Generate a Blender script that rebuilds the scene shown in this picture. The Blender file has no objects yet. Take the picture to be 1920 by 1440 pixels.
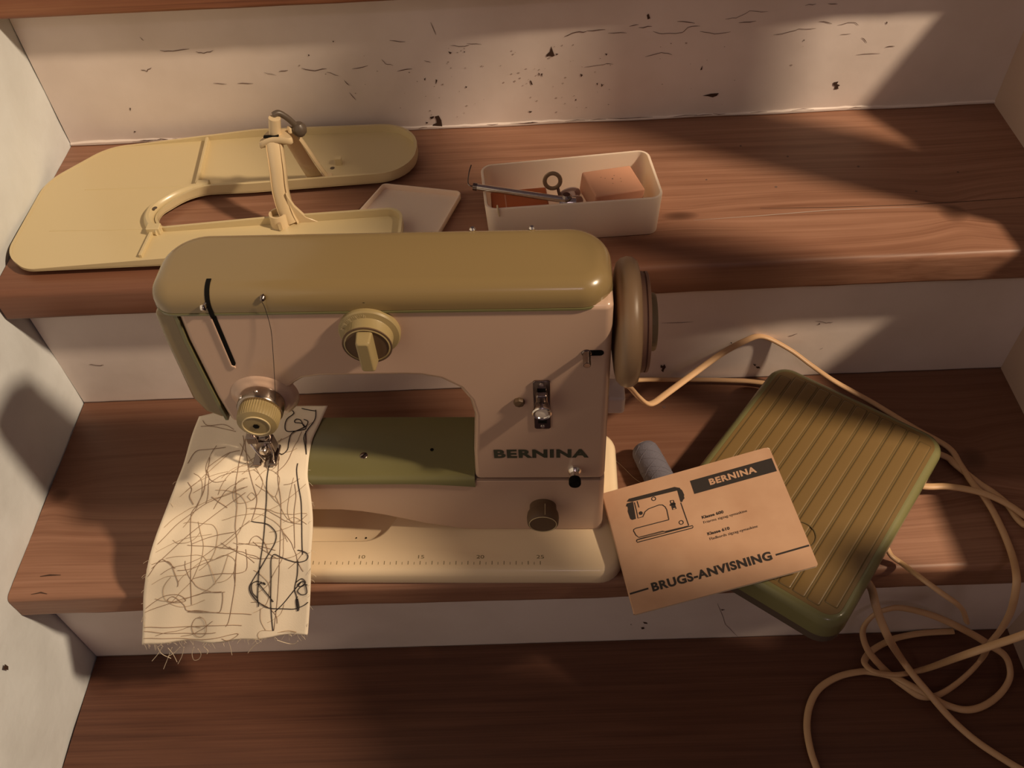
import bpy, bmesh, math, random, json
from mathutils import Vector, Matrix
random.seed(7)
SC = bpy.context.scene
COL = SC.collection
# ---------------------------------------------------------------- camera, world, light, exposure
W, G, R, NO, TH = 0.916, 0.1922, 0.1741, 0.0256, 0.0318   # stair width, going, rise, nosing overhang, tread thickness
cam = bpy.data.cameras.new('camera'); cam.sensor_width = 36; cam.lens = 1650 / 1920 * 36; cam.clip_start = 0.01
co = bpy.data.objects.new('camera', cam); COL.objects.link(co)
_r, _u, _f = Vector((.99894031, -.01185806, -.04447059)), Vector((.03804307, .75655313, .6528247)), Vector((-.02590313, .65382471, -.75620254))
M4 = Matrix((_r, _u, -_f)).transposed().to_4x4(); M4.translation = Vector((.45652828, -.57366416, .66736662))
co.matrix_world = M4
SC.camera = co
wd = bpy.data.worlds.new('world'); SC.world = wd; wd.use_nodes = True
wd.node_tree.nodes['Background'].inputs[0].default_value = (.50, .31, .31, 1)
wd.node_tree.nodes['Background'].inputs[1].default_value = .115
SC.view_settings.view_transform = 'Standard'; SC.view_settings.look = 'None'
SC.view_settings.exposure = 0; SC.view_settings.gamma = 1; SC.view_settings.use_curve_mapping = False
lamp = bpy.data.lights.new('stair_lamp', 'POINT'); lamp.energy = 275; lamp.shadow_soft_size = .09; lamp.color = (1, .77, .53)
lo = bpy.data.objects.new('stair_lamp', lamp); COL.objects.link(lo); lo.location = (2.2, -.66, 2.0)

hall = bpy.data.lights.new('hall_lamp', 'AREA'); hall.shape = 'RECTANGLE'; hall.size = .5; hall.size_y = .2; hall.energy = 3.2; hall.color = (.95, .74, .80)
ho = bpy.data.objects.new('hall_lamp', hall); COL.objects.link(ho); ho.location = (.75, -2.6, 2.75)
ho.rotation_euler = (Vector((.45, -.1, .2)) - ho.location).to_track_quat('-Z', 'Y').to_euler()

# ---------------------------------------------------------------- helpers
def smooth(me, ang=35):
    for p in me.polygons: p.use_smooth = True
    me.set_sharp_from_angle(angle=math.radians(ang))
def link(name, me, parent=None, mats=(), ang=35, bevel=0, seg=3, **props):
    if isinstance(me, bmesh.types.BMesh):
        bm = me; me = bpy.data.meshes.new(name)
        bmesh.ops.recalc_face_normals(bm, faces=bm.faces)
        bm.to_mesh(me); bm.free()
    o = bpy.data.objects.new(name, me); COL.objects.link(o)
    for m in (mats if isinstance(mats, (list, tuple)) else [mats]): me.materials.append(m)
    smooth(me, ang)
    if bevel:
        b = o.modifiers.new('bevel', 'BEVEL'); b.width = bevel; b.segments = seg; b.limit_method = 'ANGLE'
        b.angle_limit = math.radians(40); b.harden_normals = True
    if parent: o.parent = parent
    for k, v in props.items(): o[k] = v
    return o
def empty(name, loc=(0, 0, 0), rz=0, label=None, category=None, **props):
    o = bpy.data.objects.new(name, None); COL.objects.link(o); o.location = loc; o.rotation_euler.z = rz
    o.empty_display_size = .02
    if label: o['label'] = label
    if category: o['category'] = category
    for k, v in props.items(): o[k] = v
    return o
def box(x0, x1, y0, y1, z0, z1, bm=None):
    bm = bm or bmesh.new()
    vs = [bm.verts.new((x, y, z)) for x in (x0, x1) for y in (y0, y1) for z in (z0, z1)]
    for f in ((0, 1, 3, 2), (4, 6, 7, 5), (0, 4, 5, 1), (2, 3, 7, 6), (0, 2, 6, 4), (1, 5, 7, 3)): bm.faces.new([vs[i] for i in f])
    return bm
def prism(pts, f0, f1, bm=None):
    """pts 2D; f0, f1 map a 2D point to 3D for the two end caps"""
    bm = bm or bmesh.new()
    a = [bm.verts.new(f0(p)) for p in pts]; b = [bm.verts.new(f1(p)) for p in pts]
    bm.faces.new(a[::-1]); bm.faces.new(b)
    n = len(pts)
    for i in range(n): bm.faces.new((a[i], a[(i + 1) % n], b[(i + 1) % n], b[i]))
    return bm
def pxz(pts, y0, y1, bm=None): return prism(pts, lambda p: (p[0], y0, p[1]), lambda p: (p[0], y1, p[1]), bm)
def pxy(pts, z0, z1, bm=None): return prism(pts, lambda p: (p[0], p[1], z0), lambda p: (p[0], p[1], z1), bm)
def rpoly(pts, n=7):
    """polygon with rounded corners: (x, y, r)"""
    out = []; N = len(pts)
    for i in range(N):
        p = Vector(pts[i][:2]); r = pts[i][2]; a = Vector(pts[i - 1][:2]); b = Vector(pts[(i + 1) % N][:2])
        if r <= 0: out.append(tuple(p)); continue
        d1 = (a - p).normalized(); d2 = (b - p).normalized(); ang = d1.angle(d2)
        t = r / math.tan(ang / 2); t = min(t, .49 * (a - p).length, .49 * (b - p).length); r2 = t * math.tan(ang / 2)
        c = p + (d1 + d2).normalized() * (r2 / math.sin(ang / 2))
        s = p + d1 * t - c; e = p + d2 * t - c
        a0 = math.atan2(s.y, s.x); a1 = math.atan2(e.y, e.x); da = (a1 - a0 + math.pi) % (2 * math.pi) - math.pi
        for k in range(n + 1): out.append((c.x + r2 * math.cos(a0 + da * k / n), c.y + r2 * math.sin(a0 + da * k / n)))
    return out
def rrect(x0, x1, y0, y1, r, n=7):
    r = r if isinstance(r, (list, tuple)) else (r,) * 4
    return rpoly([(x0, y0, r[0]), (x1, y0, r[1]), (x1, y1, r[2]), (x0, y1, r[3])], n)
def loft(rings, bm=None, cap0=True, cap1=True, closed=True):
    bm = bm or bmesh.new()
    vr = [[bm.verts.new(p) for p in r] for r in rings]
    n = len(vr[0])
    for a, b in zip(vr, vr[1:]):
        for i in range(n if closed else n - 1): bm.faces.new((a[i], a[(i + 1) % n], b[(i + 1) % n], b[i]))
    if cap0: bm.faces.new(vr[0][::-1])
    if cap1: bm.faces.new(vr[-1])
    return bm
def lathe(prof, o=(0, 0, 0), axis='z', n=40, bm=None, knurl=None, sgn=1):
    """prof: (r, h) along the axis"""
    o = Vector(o)
    def pt(r, h, a):
        c, s = r * math.cos(a), r * math.sin(a)
        v = {'z': (c, s, h * sgn), 'y': (c, h * sgn, s), 'x': (h * sgn, c, s)}[axis]
        return o + Vector(v)
    rings = []
    for k, (r, h) in enumerate(prof):
        rings.append([pt(max(r - (knurl[1] if knurl and k in knurl[0] and i % 2 else 0), 1e-5), h, 2 * math.pi * i / n) for i in range(n)])
    return loft(rings, bm)
def catmull(pts, sub=6):
    P = [Vector(p) for p in pts]; out = []
    for i in range(len(P) - 1):
        p0, p1, p2, p3 = P[max(i - 1, 0)], P[i], P[i + 1], P[min(i + 2, len(P) - 1)]
        for k in range(sub):
            t = k / sub
            out.append(.5 * ((2 * p1) + (-p0 + p2) * t + (2 * p0 - 5 * p1 + 4 * p2 - p3) * t * t + (-p0 + 3 * p1 - 3 * p2 + p3) * t ** 3))
    out.append(P[-1]); return out
def tube(pts, rw, rh=None, n=8, sub=6, bm=None, up=(0, 0, 1), taper=None):
    """swept elliptic tube; rw half width (sideways), rh half height (along up)"""
    rh = rh or rw
    P = catmull(pts, sub) if sub > 1 else [Vector(p) for p in pts]
    u = Vector(up); rings = []
    for i, p in enumerate(P):
        t = (P[min(i + 1, len(P) - 1)] - P[max(i - 1, 0)])
        t = t.normalized() if t.length > 1e-9 else Vector((1, 0, 0))
        u2 = u - t * u.dot(t)
        if u2.length < 1e-4: u2 = t.orthogonal()
        u2.normalize(); s = t.cross(u2); u = (u2 * .97 + Vector(up) * .03) if len(pts) > 2 else u2
        k = taper(i / (len(P) - 1)) if taper else 1
        rings.append([p + s * (rw * k * math.cos(2 * math.pi * j / n)) + u2 * (rh * k * math.sin(2 * math.pi * j / n)) for j in range(n)])
    return loft(rings, bm)
def text(body, size, xf, name, parent, mat, bold=0, xscale=1.0, spacing=1.0, depth=.0002, align='LEFT', **props):
    """flat lettering: xf maps (x, y) -> 3D"""
    cu = bpy.data.curves.new(name, 'FONT'); cu.body = body; cu.size = size; cu.offset = bold; cu.space_character = spacing
    cu.align_x = align; cu.resolution_u = 4
    to = bpy.data.objects.new('tmp', cu); COL.objects.link(to)
    dg = bpy.context.evaluated_depsgraph_get(); me = bpy.data.meshes.new_from_object(to.evaluated_get(dg))
    bpy.data.objects.remove(to); bpy.data.curves.remove(cu)
    for v in me.vertices: v.co = Vector(xf(v.co.x * xscale, v.co.y))
    me.name = name; me.materials.clear()
    return link(name, me, parent, mat, **props)
def textfit(body, x0, x1, y0, h, z, name, parent, mat, bold=.02, to3=None, spacing=1.0):
    """lettering scaled so that it runs from x0 to x1 with capitals of height h on baseline y0"""
    o = text(body, 1.0, lambda a, b: (a, b, 0), name, parent, mat, bold=bold, spacing=spacing)
    vs = o.data.vertices; xa = min(v.co.x for v in vs); xb = max(v.co.x for v in vs); yt = .69 + bold
    for v in vs: v.co = Vector(to3(x0 + (v.co.x - xa) / (xb - xa) * (x1 - x0), y0 + (v.co.y + bold) / (yt + bold) * h))
    return o
def ribbon(pts, w, xf, bm=None, taper=True):
    """flat line of width w in a plane; xf maps 2D -> 3D"""
    bm = bm or bmesh.new(); n = len(pts); L = []; Rr = []
    for i, p in enumerate(pts):
        a = Vector(pts[max(i - 1, 0)]); b = Vector(pts[min(i + 1, n - 1)]); d = (b - a).normalized(); nn = Vector((-d.y, d.x))
        k = (.35 if i in (0, n - 1) else 1) if taper else 1
        L.append(bm.verts.new(xf(*(Vector(p) + nn * w * k / 2)))); Rr.append(bm.verts.new(xf(*(Vector(p) - nn * w * k / 2))))
    for i in range(n - 1): bm.faces.new((L[i], L[i + 1], Rr[i + 1], Rr[i]))
    return bm
def flat(pts, xf, bm=None):
    bm = bm or bmesh.new(); bm.faces.new([bm.verts.new(xf(*p)) for p in pts]); return bm
def circ(cx, cy, r, n=24): return [(cx + r * math.cos(2 * math.pi * i / n), cy + r * math.sin(2 * math.pi * i / n)) for i in range(n)]

# ---------------------------------------------------------------- materials
def mat(name, col, rough=.5, metal=0, spec=.5, bump=None, mott=None, trans=0, sss=0, coat=0):
    m = bpy.data.materials.new(name); m.use_nodes = True; nt = m.node_tree; b = nt.nodes['Principled BSDF']
    b.inputs['Base Color'].default_value = (*col, 1); b.inputs['Roughness'].default_value = rough; b.inputs['Metallic'].default_value = metal
    b.inputs['Specular IOR Level'].default_value = spec; b.inputs['Coat Weight'].default_value = coat; b.inputs['Coat Roughness'].default_value = .12
    if trans: b.inputs['Transmission Weight'].default_value = trans
    if sss:
        b.inputs['Subsurface Weight'].default_value = sss; b.inputs['Subsurface Radius'].default_value = (.012, .009, .006); b.inputs['Subsurface Scale'].default_value = 1
    tc = nt.nodes.new('ShaderNodeTexCoord')
    if mott:                                                         # (scale, second colour, low, high)
        n = nt.nodes.new('ShaderNodeTexNoise'); n.inputs['Scale'].default_value = mott[0]; n.inputs['Detail'].default_value = 5
        nt.links.new(tc.outputs['Object'], n.inputs['Vector'])
        r = nt.nodes.new('ShaderNodeValToRGB'); r.color_ramp.elements[0].position = mott[2]; r.color_ramp.elements[1].position = mott[3]
        r.color_ramp.elements[0].color = (*mott[1], 1); r.color_ramp.elements[1].color = (*col, 1)
        nt.links.new(n.outputs[0], r.inputs[0]); nt.links.new(r.outputs[0], b.inputs['Base Color'])
    if bump:
        n = nt.nodes.new('ShaderNodeTexNoise'); n.inputs['Scale'].default_value = bump[0]; n.inputs['Detail'].default_value = 4
        nt.links.new(tc.outputs['Object'], n.inputs['Vector'])
        bp = nt.nodes.new('ShaderNodeBump'); bp.inputs['Strength'].default_value = bump[1]; bp.inputs['Distance'].default_value = bump[2]
        nt.links.new(n.outputs[0], bp.inputs['Height']); nt.links.new(bp.outputs[0], b.inputs['Normal'])
    return m
def wood(name, c0, c1, c2, knots=(), seed=0.0, rough=.42, bands=()):
    """pine boards, grain along x; knots: (x, y, rx, ry); bands: (y0, y1, colour, amount) darker boards and painted shade"""
    m = bpy.data.materials.new(name); m.use_nodes = True; nt = m.node_tree; N = nt.nodes; Lk = nt.links; b = N['Principled BSDF']
    tc = N.new('ShaderNodeTexCoord'); sep = N.new('ShaderNodeSeparateXYZ'); Lk.new(tc.outputs['Object'], sep.inputs[0])
    def math_(op, a, c=None, cl=False):
        n = N.new('ShaderNodeMath'); n.operation = op; n.use_clamp = cl
        for i, v in enumerate((a, c)):
            if v is None: continue
            if isinstance(v, (int, float)): n.inputs[i].default_value = v
            else: Lk.new(v, n.inputs[i])
        return n.outputs[0]
    # warp y by knots so that the grain runs round them
    yy = sep.outputs[1]; kmask = None
    for (kx, ky, rx, ry) in knots:
        dx = math_('DIVIDE', math_('SUBTRACT', sep.outputs[0], kx), rx); dy = math_('DIVIDE', math_('SUBTRACT', sep.outputs[1], ky), ry)
        d2 = math_('ADD', math_('MULTIPLY', dx, dx), math_('MULTIPLY', dy, dy))
        k = math_('SUBTRACT', 1.0, math_('MULTIPLY', d2, .8), True)
        kmask = k if kmask is None else math_('MAXIMUM', kmask, k)
        yy = math_('ADD', yy, math_('DIVIDE', math_('MULTIPLY', dy, ry * 1.6), math_('ADD', math_('MULTIPLY', d2, .35), 1.0)))
    mp = N.new('ShaderNodeCombineXYZ'); Lk.new(sep.outputs[0], mp.inputs[0]); Lk.new(yy, mp.inputs[1]); Lk.new(sep.outputs[2], mp.inputs[2])
    def noise(sc, scale, detail=6, dist=0.0, off=0.0):
        g = N.new('ShaderNodeMapping'); g.inputs['Scale'].default_value = sc; g.inputs['Location'].default_value = (seed * 3.1 + off, seed * 1.7, seed)
        Lk.new(mp.outputs[0], g.inputs[0]); n = N.new('ShaderNodeTexNoise'); n.inputs['Scale'].default_value = scale; n.inputs['Detail'].default_value = detail
        n.inputs['Distortion'].default_value = dist; Lk.new(g.outputs[0], n.inputs['Vector']); return n.outputs[0]
    g1 = noise((1.2, 30, 30), 5, 7, .4); g2 = noise((1.0, 95, 95), 6, 4, .15); g3 = noise((1.5, 5, 5), 3.5, 3, 0, 5.)
    wv = N.new('ShaderNodeTexWave'); wv.bands_direction = 'Y'; wv.inputs['Scale'].default_value = 24; wv.inputs['Distortion'].default_value = 5.5; wv.inputs['Detail'].default_value = 2.5; wv.inputs['Detail Scale'].default_value = .9
    gm = N.new('ShaderNodeMapping'); gm.inputs['Scale'].default_value = (.16, 1, 1); gm.inputs['Location'].default_value = (seed, seed * .37, 0); Lk.new(mp.outputs[0], gm.inputs[0]); Lk.new(gm.outputs[0], wv.inputs['Vector'])
    grain = math_('ADD', math_('ADD', math_('MULTIPLY', g1, .33), math_('MULTIPLY', g2, .32)), math_('MULTIPLY', wv.outputs[1], .05))
    grain = math_('ADD', grain, math_('MULTIPLY', g3, .28))
    r = N.new('ShaderNodeValToRGB'); e = r.color_ramp.elements
    e[0].position = .34; e[0].color = (*c0, 1); e[1].position = .70; e[1].color = (*c2, 1); x = e.new(.51); x.color = (*c1, 1)
    Lk.new(grain, r.inputs[0]); colr = r.outputs[0]
    def mix(fac, a, c):
        n = N.new('ShaderNodeMix'); n.data_type = 'RGBA'
        if isinstance(fac, (int, float)): n.inputs[0].default_value = fac
        else: Lk.new(fac, n.inputs[0])
        Lk.new(a, n.inputs[6])
        if isinstance(c, tuple): n.inputs[7].default_value = (*c, 1)
        else: Lk.new(c, n.inputs[7])
        return n.outputs[2]
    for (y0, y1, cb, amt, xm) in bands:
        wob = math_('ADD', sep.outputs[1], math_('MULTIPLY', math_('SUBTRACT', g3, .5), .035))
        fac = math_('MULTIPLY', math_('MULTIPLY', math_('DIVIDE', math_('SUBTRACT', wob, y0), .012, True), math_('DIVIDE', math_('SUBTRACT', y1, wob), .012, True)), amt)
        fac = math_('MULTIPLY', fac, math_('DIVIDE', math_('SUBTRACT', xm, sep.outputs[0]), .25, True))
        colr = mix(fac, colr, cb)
    if kmask is not None: colr = mix(math_('MULTIPLY', kmask, .75), colr, (c0[0] * .35, c0[1] * .33, c0[2] * .33))
    Lk.new(colr, b.inputs['Base Color']); b.inputs['Roughness'].default_value = rough; b.inputs['Specular IOR Level'].default_value = .35
    bp = N.new('ShaderNodeBump'); bp.inputs['Strength'].default_value = .25; bp.inputs['Distance'].default_value = .0006; Lk.new(grain, bp.inputs['Height']); Lk.new(bp.outputs[0], b.inputs['Normal'])
    return m
MT = dict(
    plaster=mat('white_plaster', (.74, .78, .80), .75, spec=.25, bump=(60, .35, .002), mott=(14, (.68, .71, .72), .35, .6)),
    cheek=mat('shaded_white_paint', (.58, .44, .36), .6, spec=.2, bump=(50, .3, .0015)), riser=mat('worn_white_paint', (.84, .74, .69), .5, spec=.35, bump=(45, .25, .0015), mott=(9, (.72, .62, .56), .3, .62)),  # cheek paint is darkened: its shade is put into the colour
    chip=mat('bare_brown_wood', (.055, .025, .014), .8), crack=mat('paint_crack', (.15, .09, .07), .9), dirt=mat('grime', (.42, .33, .28), .9),
    cream=mat('cream_enamel', (.60, .41, .30), .28, coat=.3), base=mat('cream_base_enamel', (.88, .70, .47), .3, coat=.3),
    green=mat('olive_green_enamel', (.25, .175, .075), .26, coat=.4), bed=mat('dark_olive_enamel', (.17, .155, .065), .3, coat=.3),
    dial=mat('khaki_plastic', (.33, .25, .115), .4), brown=mat('brown_plastic', (.13, .08, .045), .5, spec=.3), wheel=mat('taupe_plastic', (.29, .185, .105), .38), clutch=mat('red_brown_metal', (.28, .155, .10), .5),
    collar=mat('collar_chrome', (.42, .35, .30), .22, 1), bronze=mat('bronze', (.34, .24, .15), .4, .6), seam=mat('seam_line', (.30, .20, .15), .6), chrome=mat('chrome', (.78, .72, .66), .2, 1), dchrome=mat('dark_chrome', (.25, .20, .18), .25, 1), black=mat('black_gap', (.008, .007, .006), .8, spec=.08),
    ink=mat('dark_green_print', (.05, .052, .03), .6), tick=mat('ruler_print', (.22, .17, .08), .6),
    table=mat('pale_yellow_plastic', (.66, .54, .31), .32, coat=.2), arm=mat('cream_plastic', (.72, .56, .34), .25, coat=.4), knob=mat('brown_knob', (.10, .075, .055), .4),
    milky=mat('milky_plastic', (.95, .74, .58), .42, sss=.3), eraser=mat('pink_rubber', (.70, .36, .23), .85, spec=.2, bump=(150, .3, .001)), orange=mat('orange_plastic', (.55, .14, .04), .4),
    pedal=mat('olive_pedal', (.20, .125, .045), .33, coat=.3), pedalg=mat('green_pedal_side', (.20, .19, .08), .3, coat=.4), groove=mat('pedal_groove', (.10, .068, .02), .6),
    paper=mat('kraft_paper', (.60, .37, .235), .8, spec=.2, mott=(25, (.53, .31, .19), .3, .6)), page=mat('page_edges', (.70, .56, .40), .9), print_=mat('black_print', (.03, .022, .018), .7),
    cord=mat('beige_cord', (.66, .42, .23), .42), plug=mat('white_plug', (.78, .68, .58), .4), thread_blue=mat('grey_blue_thread', (.145, .135, .165), .8, bump=(600, .6, .0006)), wind=mat('pale_blue_thread', (.24, .22, .25), .8), core=mat('spool_core', (.55, .40, .34), .5),
    tdark=mat('black_thread', (.020, .013, .012), .8), tmid=mat('brown_thread', (.30, .19, .12), .8), tpale=mat('grey_thread', (.46, .34, .23), .8), fringe=mat('white_thread', (.72, .60, .44), .8),
)
def cloth_mat():
    m = mat('white_cotton', (.95, .83, .65), .9, spec=.1); nt = m.node_tree; b = nt.nodes['Principled BSDF']
    w = nt.nodes.new('ShaderNodeTexNoise'); w.inputs['Scale'].default_value = 700; tc = nt.nodes['Texture Coordinate']
    nt.links.new(tc.outputs['Object'], w.inputs['Vector']); bp = nt.nodes.new('ShaderNodeBump'); bp.inputs['Strength'].default_value = .25; bp.inputs['Distance'].default_value = .0004
    nt.links.new(w.outputs[0], bp.inputs['Height']); nt.links.new(bp.outputs[0], b.inputs['Normal']); return m
MT['cloth'] = cloth_mat()
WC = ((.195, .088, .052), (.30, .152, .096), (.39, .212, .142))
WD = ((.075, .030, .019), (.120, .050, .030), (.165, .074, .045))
W_up = wood('pine_upper_tread', *WC, knots=[(.589, .040, .016, .006), (.8214, .0276, .012, .012)], seed=.3, bands=[(-.06, .014, (.165, .062, .034), .7, .80)])  # front band: redder nosing wood, with the baluster's shade painted in
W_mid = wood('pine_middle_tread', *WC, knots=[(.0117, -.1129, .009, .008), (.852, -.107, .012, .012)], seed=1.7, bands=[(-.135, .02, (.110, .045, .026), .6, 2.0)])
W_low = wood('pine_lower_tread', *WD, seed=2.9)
W_top = wood('pine_top_tread', (.13, .045, .022), (.26, .10, .05), (.34, .15, .075), seed=4.2)

# ---------------------------------------------------------------- the stairs and walls
WEAR = json.loads('''{"crack":[[[0.1234,0.2694],[0.1354,0.2682],[0.1509,0.2698]],[[0.1561,0.2669],[0.1629,0.2647],[0.1724,0.2674]],[[0.2491,0.2457],[0.261,0.2423],[0.2727,0.2439]],[[0.272,0.2404],[0.2825,0.2363]],[[0.2133,0.2434],[0.2237,0.2396]],[[0.2272,0.2435],[0.2362,0.2442]],[[0.3254,0.2512],[0.3283,0.2462],[0.3355,0.2439]],[[0.3384,0.2376],[0.3525,0.2396]],[[0.1623,0.2342],[0.1748,0.233]],[[0.1851,0.2333],[0.2001,0.2323]],[[0.3911,0.2615],[0.4019,0.2591],[0.4082,0.2606]],[[0.4059,0.2623],[0.4193,0.2606]],[[0.3751,0.2834],[0.3787,0.2719]],[[0.1098,0.283],[0.1123,0.2798]],[[0.0994,0.2514],[0.104,0.2501],[0.1097,0.2533]],[[0.2867,0.2314],[0.2907,0.2257]],[[0.2894,0.2187],[0.2942,0.2099]],[[0.2963,0.2424],[0.3119,0.2452]],[[0.3647,0.247],[0.3707,0.2451]],[[0.3354,0.2682],[0.3499,0.2667]],[[0.5766,0.2649],[0.5841,0.2627],[0.6035,0.2625],[0.6078,0.2679],[0.6186,0.2681]],[[0.6192,0.2628],[0.6329,0.2603],[0.6473,0.2613]],[[0.5159,0.2687],[0.5328,0.2692]],[[0.5354,0.266],[0.5524,0.2649]],[[0.6407,0.2737],[0.6503,0.2738],[0.6613,0.2796],[0.6781,0.2788]],[[0.6867,0.2568],[0.6987,0.2577],[0.709,0.2607],[0.7246,0.2607]],[[0.7256,0.2675],[0.7383,0.2643]],[[0.7677,0.2326],[0.7899,0.2328]],[[0.793,0.2392],[0.8016,0.2393]],[[0.5141,0.2335],[0.5315,0.2353],[0.5415,0.2347]],[[0.571,0.2413],[0.5856,0.2445],[0.5958,0.2413]],[[0.6533,0.2694],[0.6688,0.2703]],[[0.5545,0.2711],[0.5628,0.2722]],[[0.5976,0.2734],[0.6135,0.2711]],[[0.563,0.2691],[0.575,0.2701]],[[0.748,0.2537],[0.7576,0.2537]],[[0.7104,0.283],[0.7197,0.2835]],[[0.7305,0.2827],[0.7388,0.2826]],[[0.7684,0.2496],[0.7746,0.2441]],[[0.4953,0.2647],[0.5062,0.268],[0.5159,0.2682]],[[0.7434,0.263],[0.7573,0.2649],[0.7629,0.2616]]],"chip":[[[0.3682,0.1882],[0.3722,0.1892],[0.3743,0.1837],[0.3746,0.1741],[0.3713,0.1736],[0.3695,0.1767],[0.3642,0.1767],[0.3659,0.1797],[0.3695,0.181],[0.3693,0.1846]],[[0.3634,0.1879],[0.3677,0.1888],[0.3669,0.1865],[0.3642,0.1854]],[[0.3586,0.1827],[0.3611,0.182],[0.3593,0.1803]],[[0.388,0.2554],[0.3914,0.2541],[0.3897,0.2526]],[[0.4023,0.2546],[0.4038,0.2546],[0.4032,0.2533]],[[0.4008,0.2194],[0.4028,0.2188],[0.4016,0.2171]],[[0.2585,0.2593],[0.2599,0.2582],[0.2585,0.2572]],[[0.0685,0.1876],[0.0704,0.1869],[0.0687,0.1855]],[[0.2836,0.2711],[0.2851,0.2707],[0.2838,0.2695]],[[0.3625,0.2289],[0.3642,0.2302],[0.3633,0.2269]],[[0.3736,0.2281],[0.375,0.2269],[0.373,0.2225]],[[0.0737,0.2129],[0.075,0.2128],[0.0735,0.2094]],[[0.753,0.2052],[0.7576,0.2061],[0.7568,0.2033],[0.7601,0.202],[0.7585,0.2004],[0.7595,0.1981],[0.7555,0.1978],[0.7558,0.2011],[0.7534,0.2024]],[[0.6292,0.1974],[0.6369,0.1993],[0.6448,0.1995],[0.6431,0.1967],[0.6392,0.1952],[0.6347,0.1966]],[[0.5332,0.2459],[0.5356,0.2455],[0.5347,0.2437]],[[0.4787,0.2473],[0.4822,0.2506],[0.4835,0.2557],[0.4849,0.251],[0.4866,0.2461],[0.4841,0.2452],[0.4816,0.2464],[0.4791,0.2454]],[[0.4871,0.2482],[0.4901,0.2478],[0.4886,0.2465]],[[0.5695,0.2808],[0.571,0.2822],[0.5728,0.2777],[0.5705,0.2768]],[[0.6237,0.2246],[0.6254,0.2294],[0.6254,0.225]],[[0.7868,0.2639],[0.7884,0.2633],[0.7881,0.2608]],[[0.4626,0.2224],[0.4641,0.2217],[0.4655,0.2172],[0.464,0.2179]],[[0.4709,0.2297],[0.4723,0.229],[0.4718,0.2258]],[[0.4733,0.2285],[0.4749,0.2289],[0.4745,0.2251]],[[0.5104,0.2268],[0.513,0.2253],[0.5117,0.2232]],[[0.5261,0.2158],[0.5276,0.2163],[0.5272,0.2135]],[[0.5307,0.2155],[0.5323,0.2138],[0.5313,0.2116]],[[0.46,0.1894],[0.4642,0.1891],[0.4626,0.1875]],[[0.5059,0.1998],[0.5074,0.2003],[0.5069,0.198]],[[0.7152,0.2502],[0.7167,0.2501],[0.7158,0.2486]],[[0.5988,0.175],[0.6045,0.1759],[0.6033,0.1718],[0.5995,0.1726]]],"chip1":[[[0.5798,0.0246],[0.5821,0.0228],[0.5835,0.025],[0.5851,0.021],[0.5837,0.0172],[0.5832,0.0133],[0.581,0.016],[0.5818,0.0193],[0.5799,0.0207]],[[0.6433,0.0524],[0.6449,0.0529],[0.6448,0.0505]],[[0.6698,0.0207],[0.6733,0.0192],[0.6721,0.0173]],[[0.6731,0.0166],[0.6766,0.0164],[0.6779,0.0137],[0.6748,0.0139]],[[0.7211,0.072],[0.7227,0.0742],[0.7235,0.0724]]],"crack1":[[[0.7181,0.0765],[0.7289,0.0739],[0.7348,0.0747]],[[0.6971,0.0579],[0.7048,0.061]],[[0.7305,0.0382],[0.7333,0.0399]],[[0.0277,0.0567],[0.0367,0.0546],[0.0421,0.0551]],[[0.5756,0.0825],[0.6051,0.0823]]],"chip2":[[[0.5523,-0.1324],[0.556,-0.1341],[0.5571,-0.1371],[0.5536,-0.1359]],[[0.5511,-0.1445],[0.5537,-0.1437],[0.5548,-0.1477],[0.5523,-0.1485]],[[0.6245,-0.1107],[0.6286,-0.1119],[0.6257,-0.1135]],[[0.5403,-0.1369],[0.5413,-0.136],[0.5413,-0.1389]]],"crack2":[[[0.4773,-0.1834],[0.4816,-0.1774],[0.4935,-0.1795],[0.5311,-0.1796]],[[0.6194,-0.0977],[0.6332,-0.1433],[0.6507,-0.1744]]]}''')
stair = empty('staircase', label='wooden staircase with worn pine treads and white painted risers', kind='structure')
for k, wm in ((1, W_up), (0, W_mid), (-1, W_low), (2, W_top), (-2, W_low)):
    y0 = (k - 1) * G - NO; y1 = k * G + .010; z1 = k * R
    bm = bmesh.new(); secs = []
    prof = [(y1, z1 - TH), (y1, z1)]
    r = .006
    for i in range(6): a = math.pi / 2 * i / 5; prof.append((y0 + r - r * math.sin(a), z1 - r + r * math.cos(a)))
    r = .004
    for i in range(5): a = math.pi / 2 * i / 4; prof.append((y0 + r - r * math.cos(a), z1 - TH + r - r * math.sin(a)))
    rnd = random.Random(k)
    rings = [[(x, p[0] + (.0008 * math.sin(x * 9 + k) + .0004 * rnd.uniform(-1, 1) if p[0] < y0 + .02 else 0), p[1]) for p in prof] for x in [W * i / 40 for i in range(41)]]
    link('tread', loft(rings, bm), stair, wm, ang=50)
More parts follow.
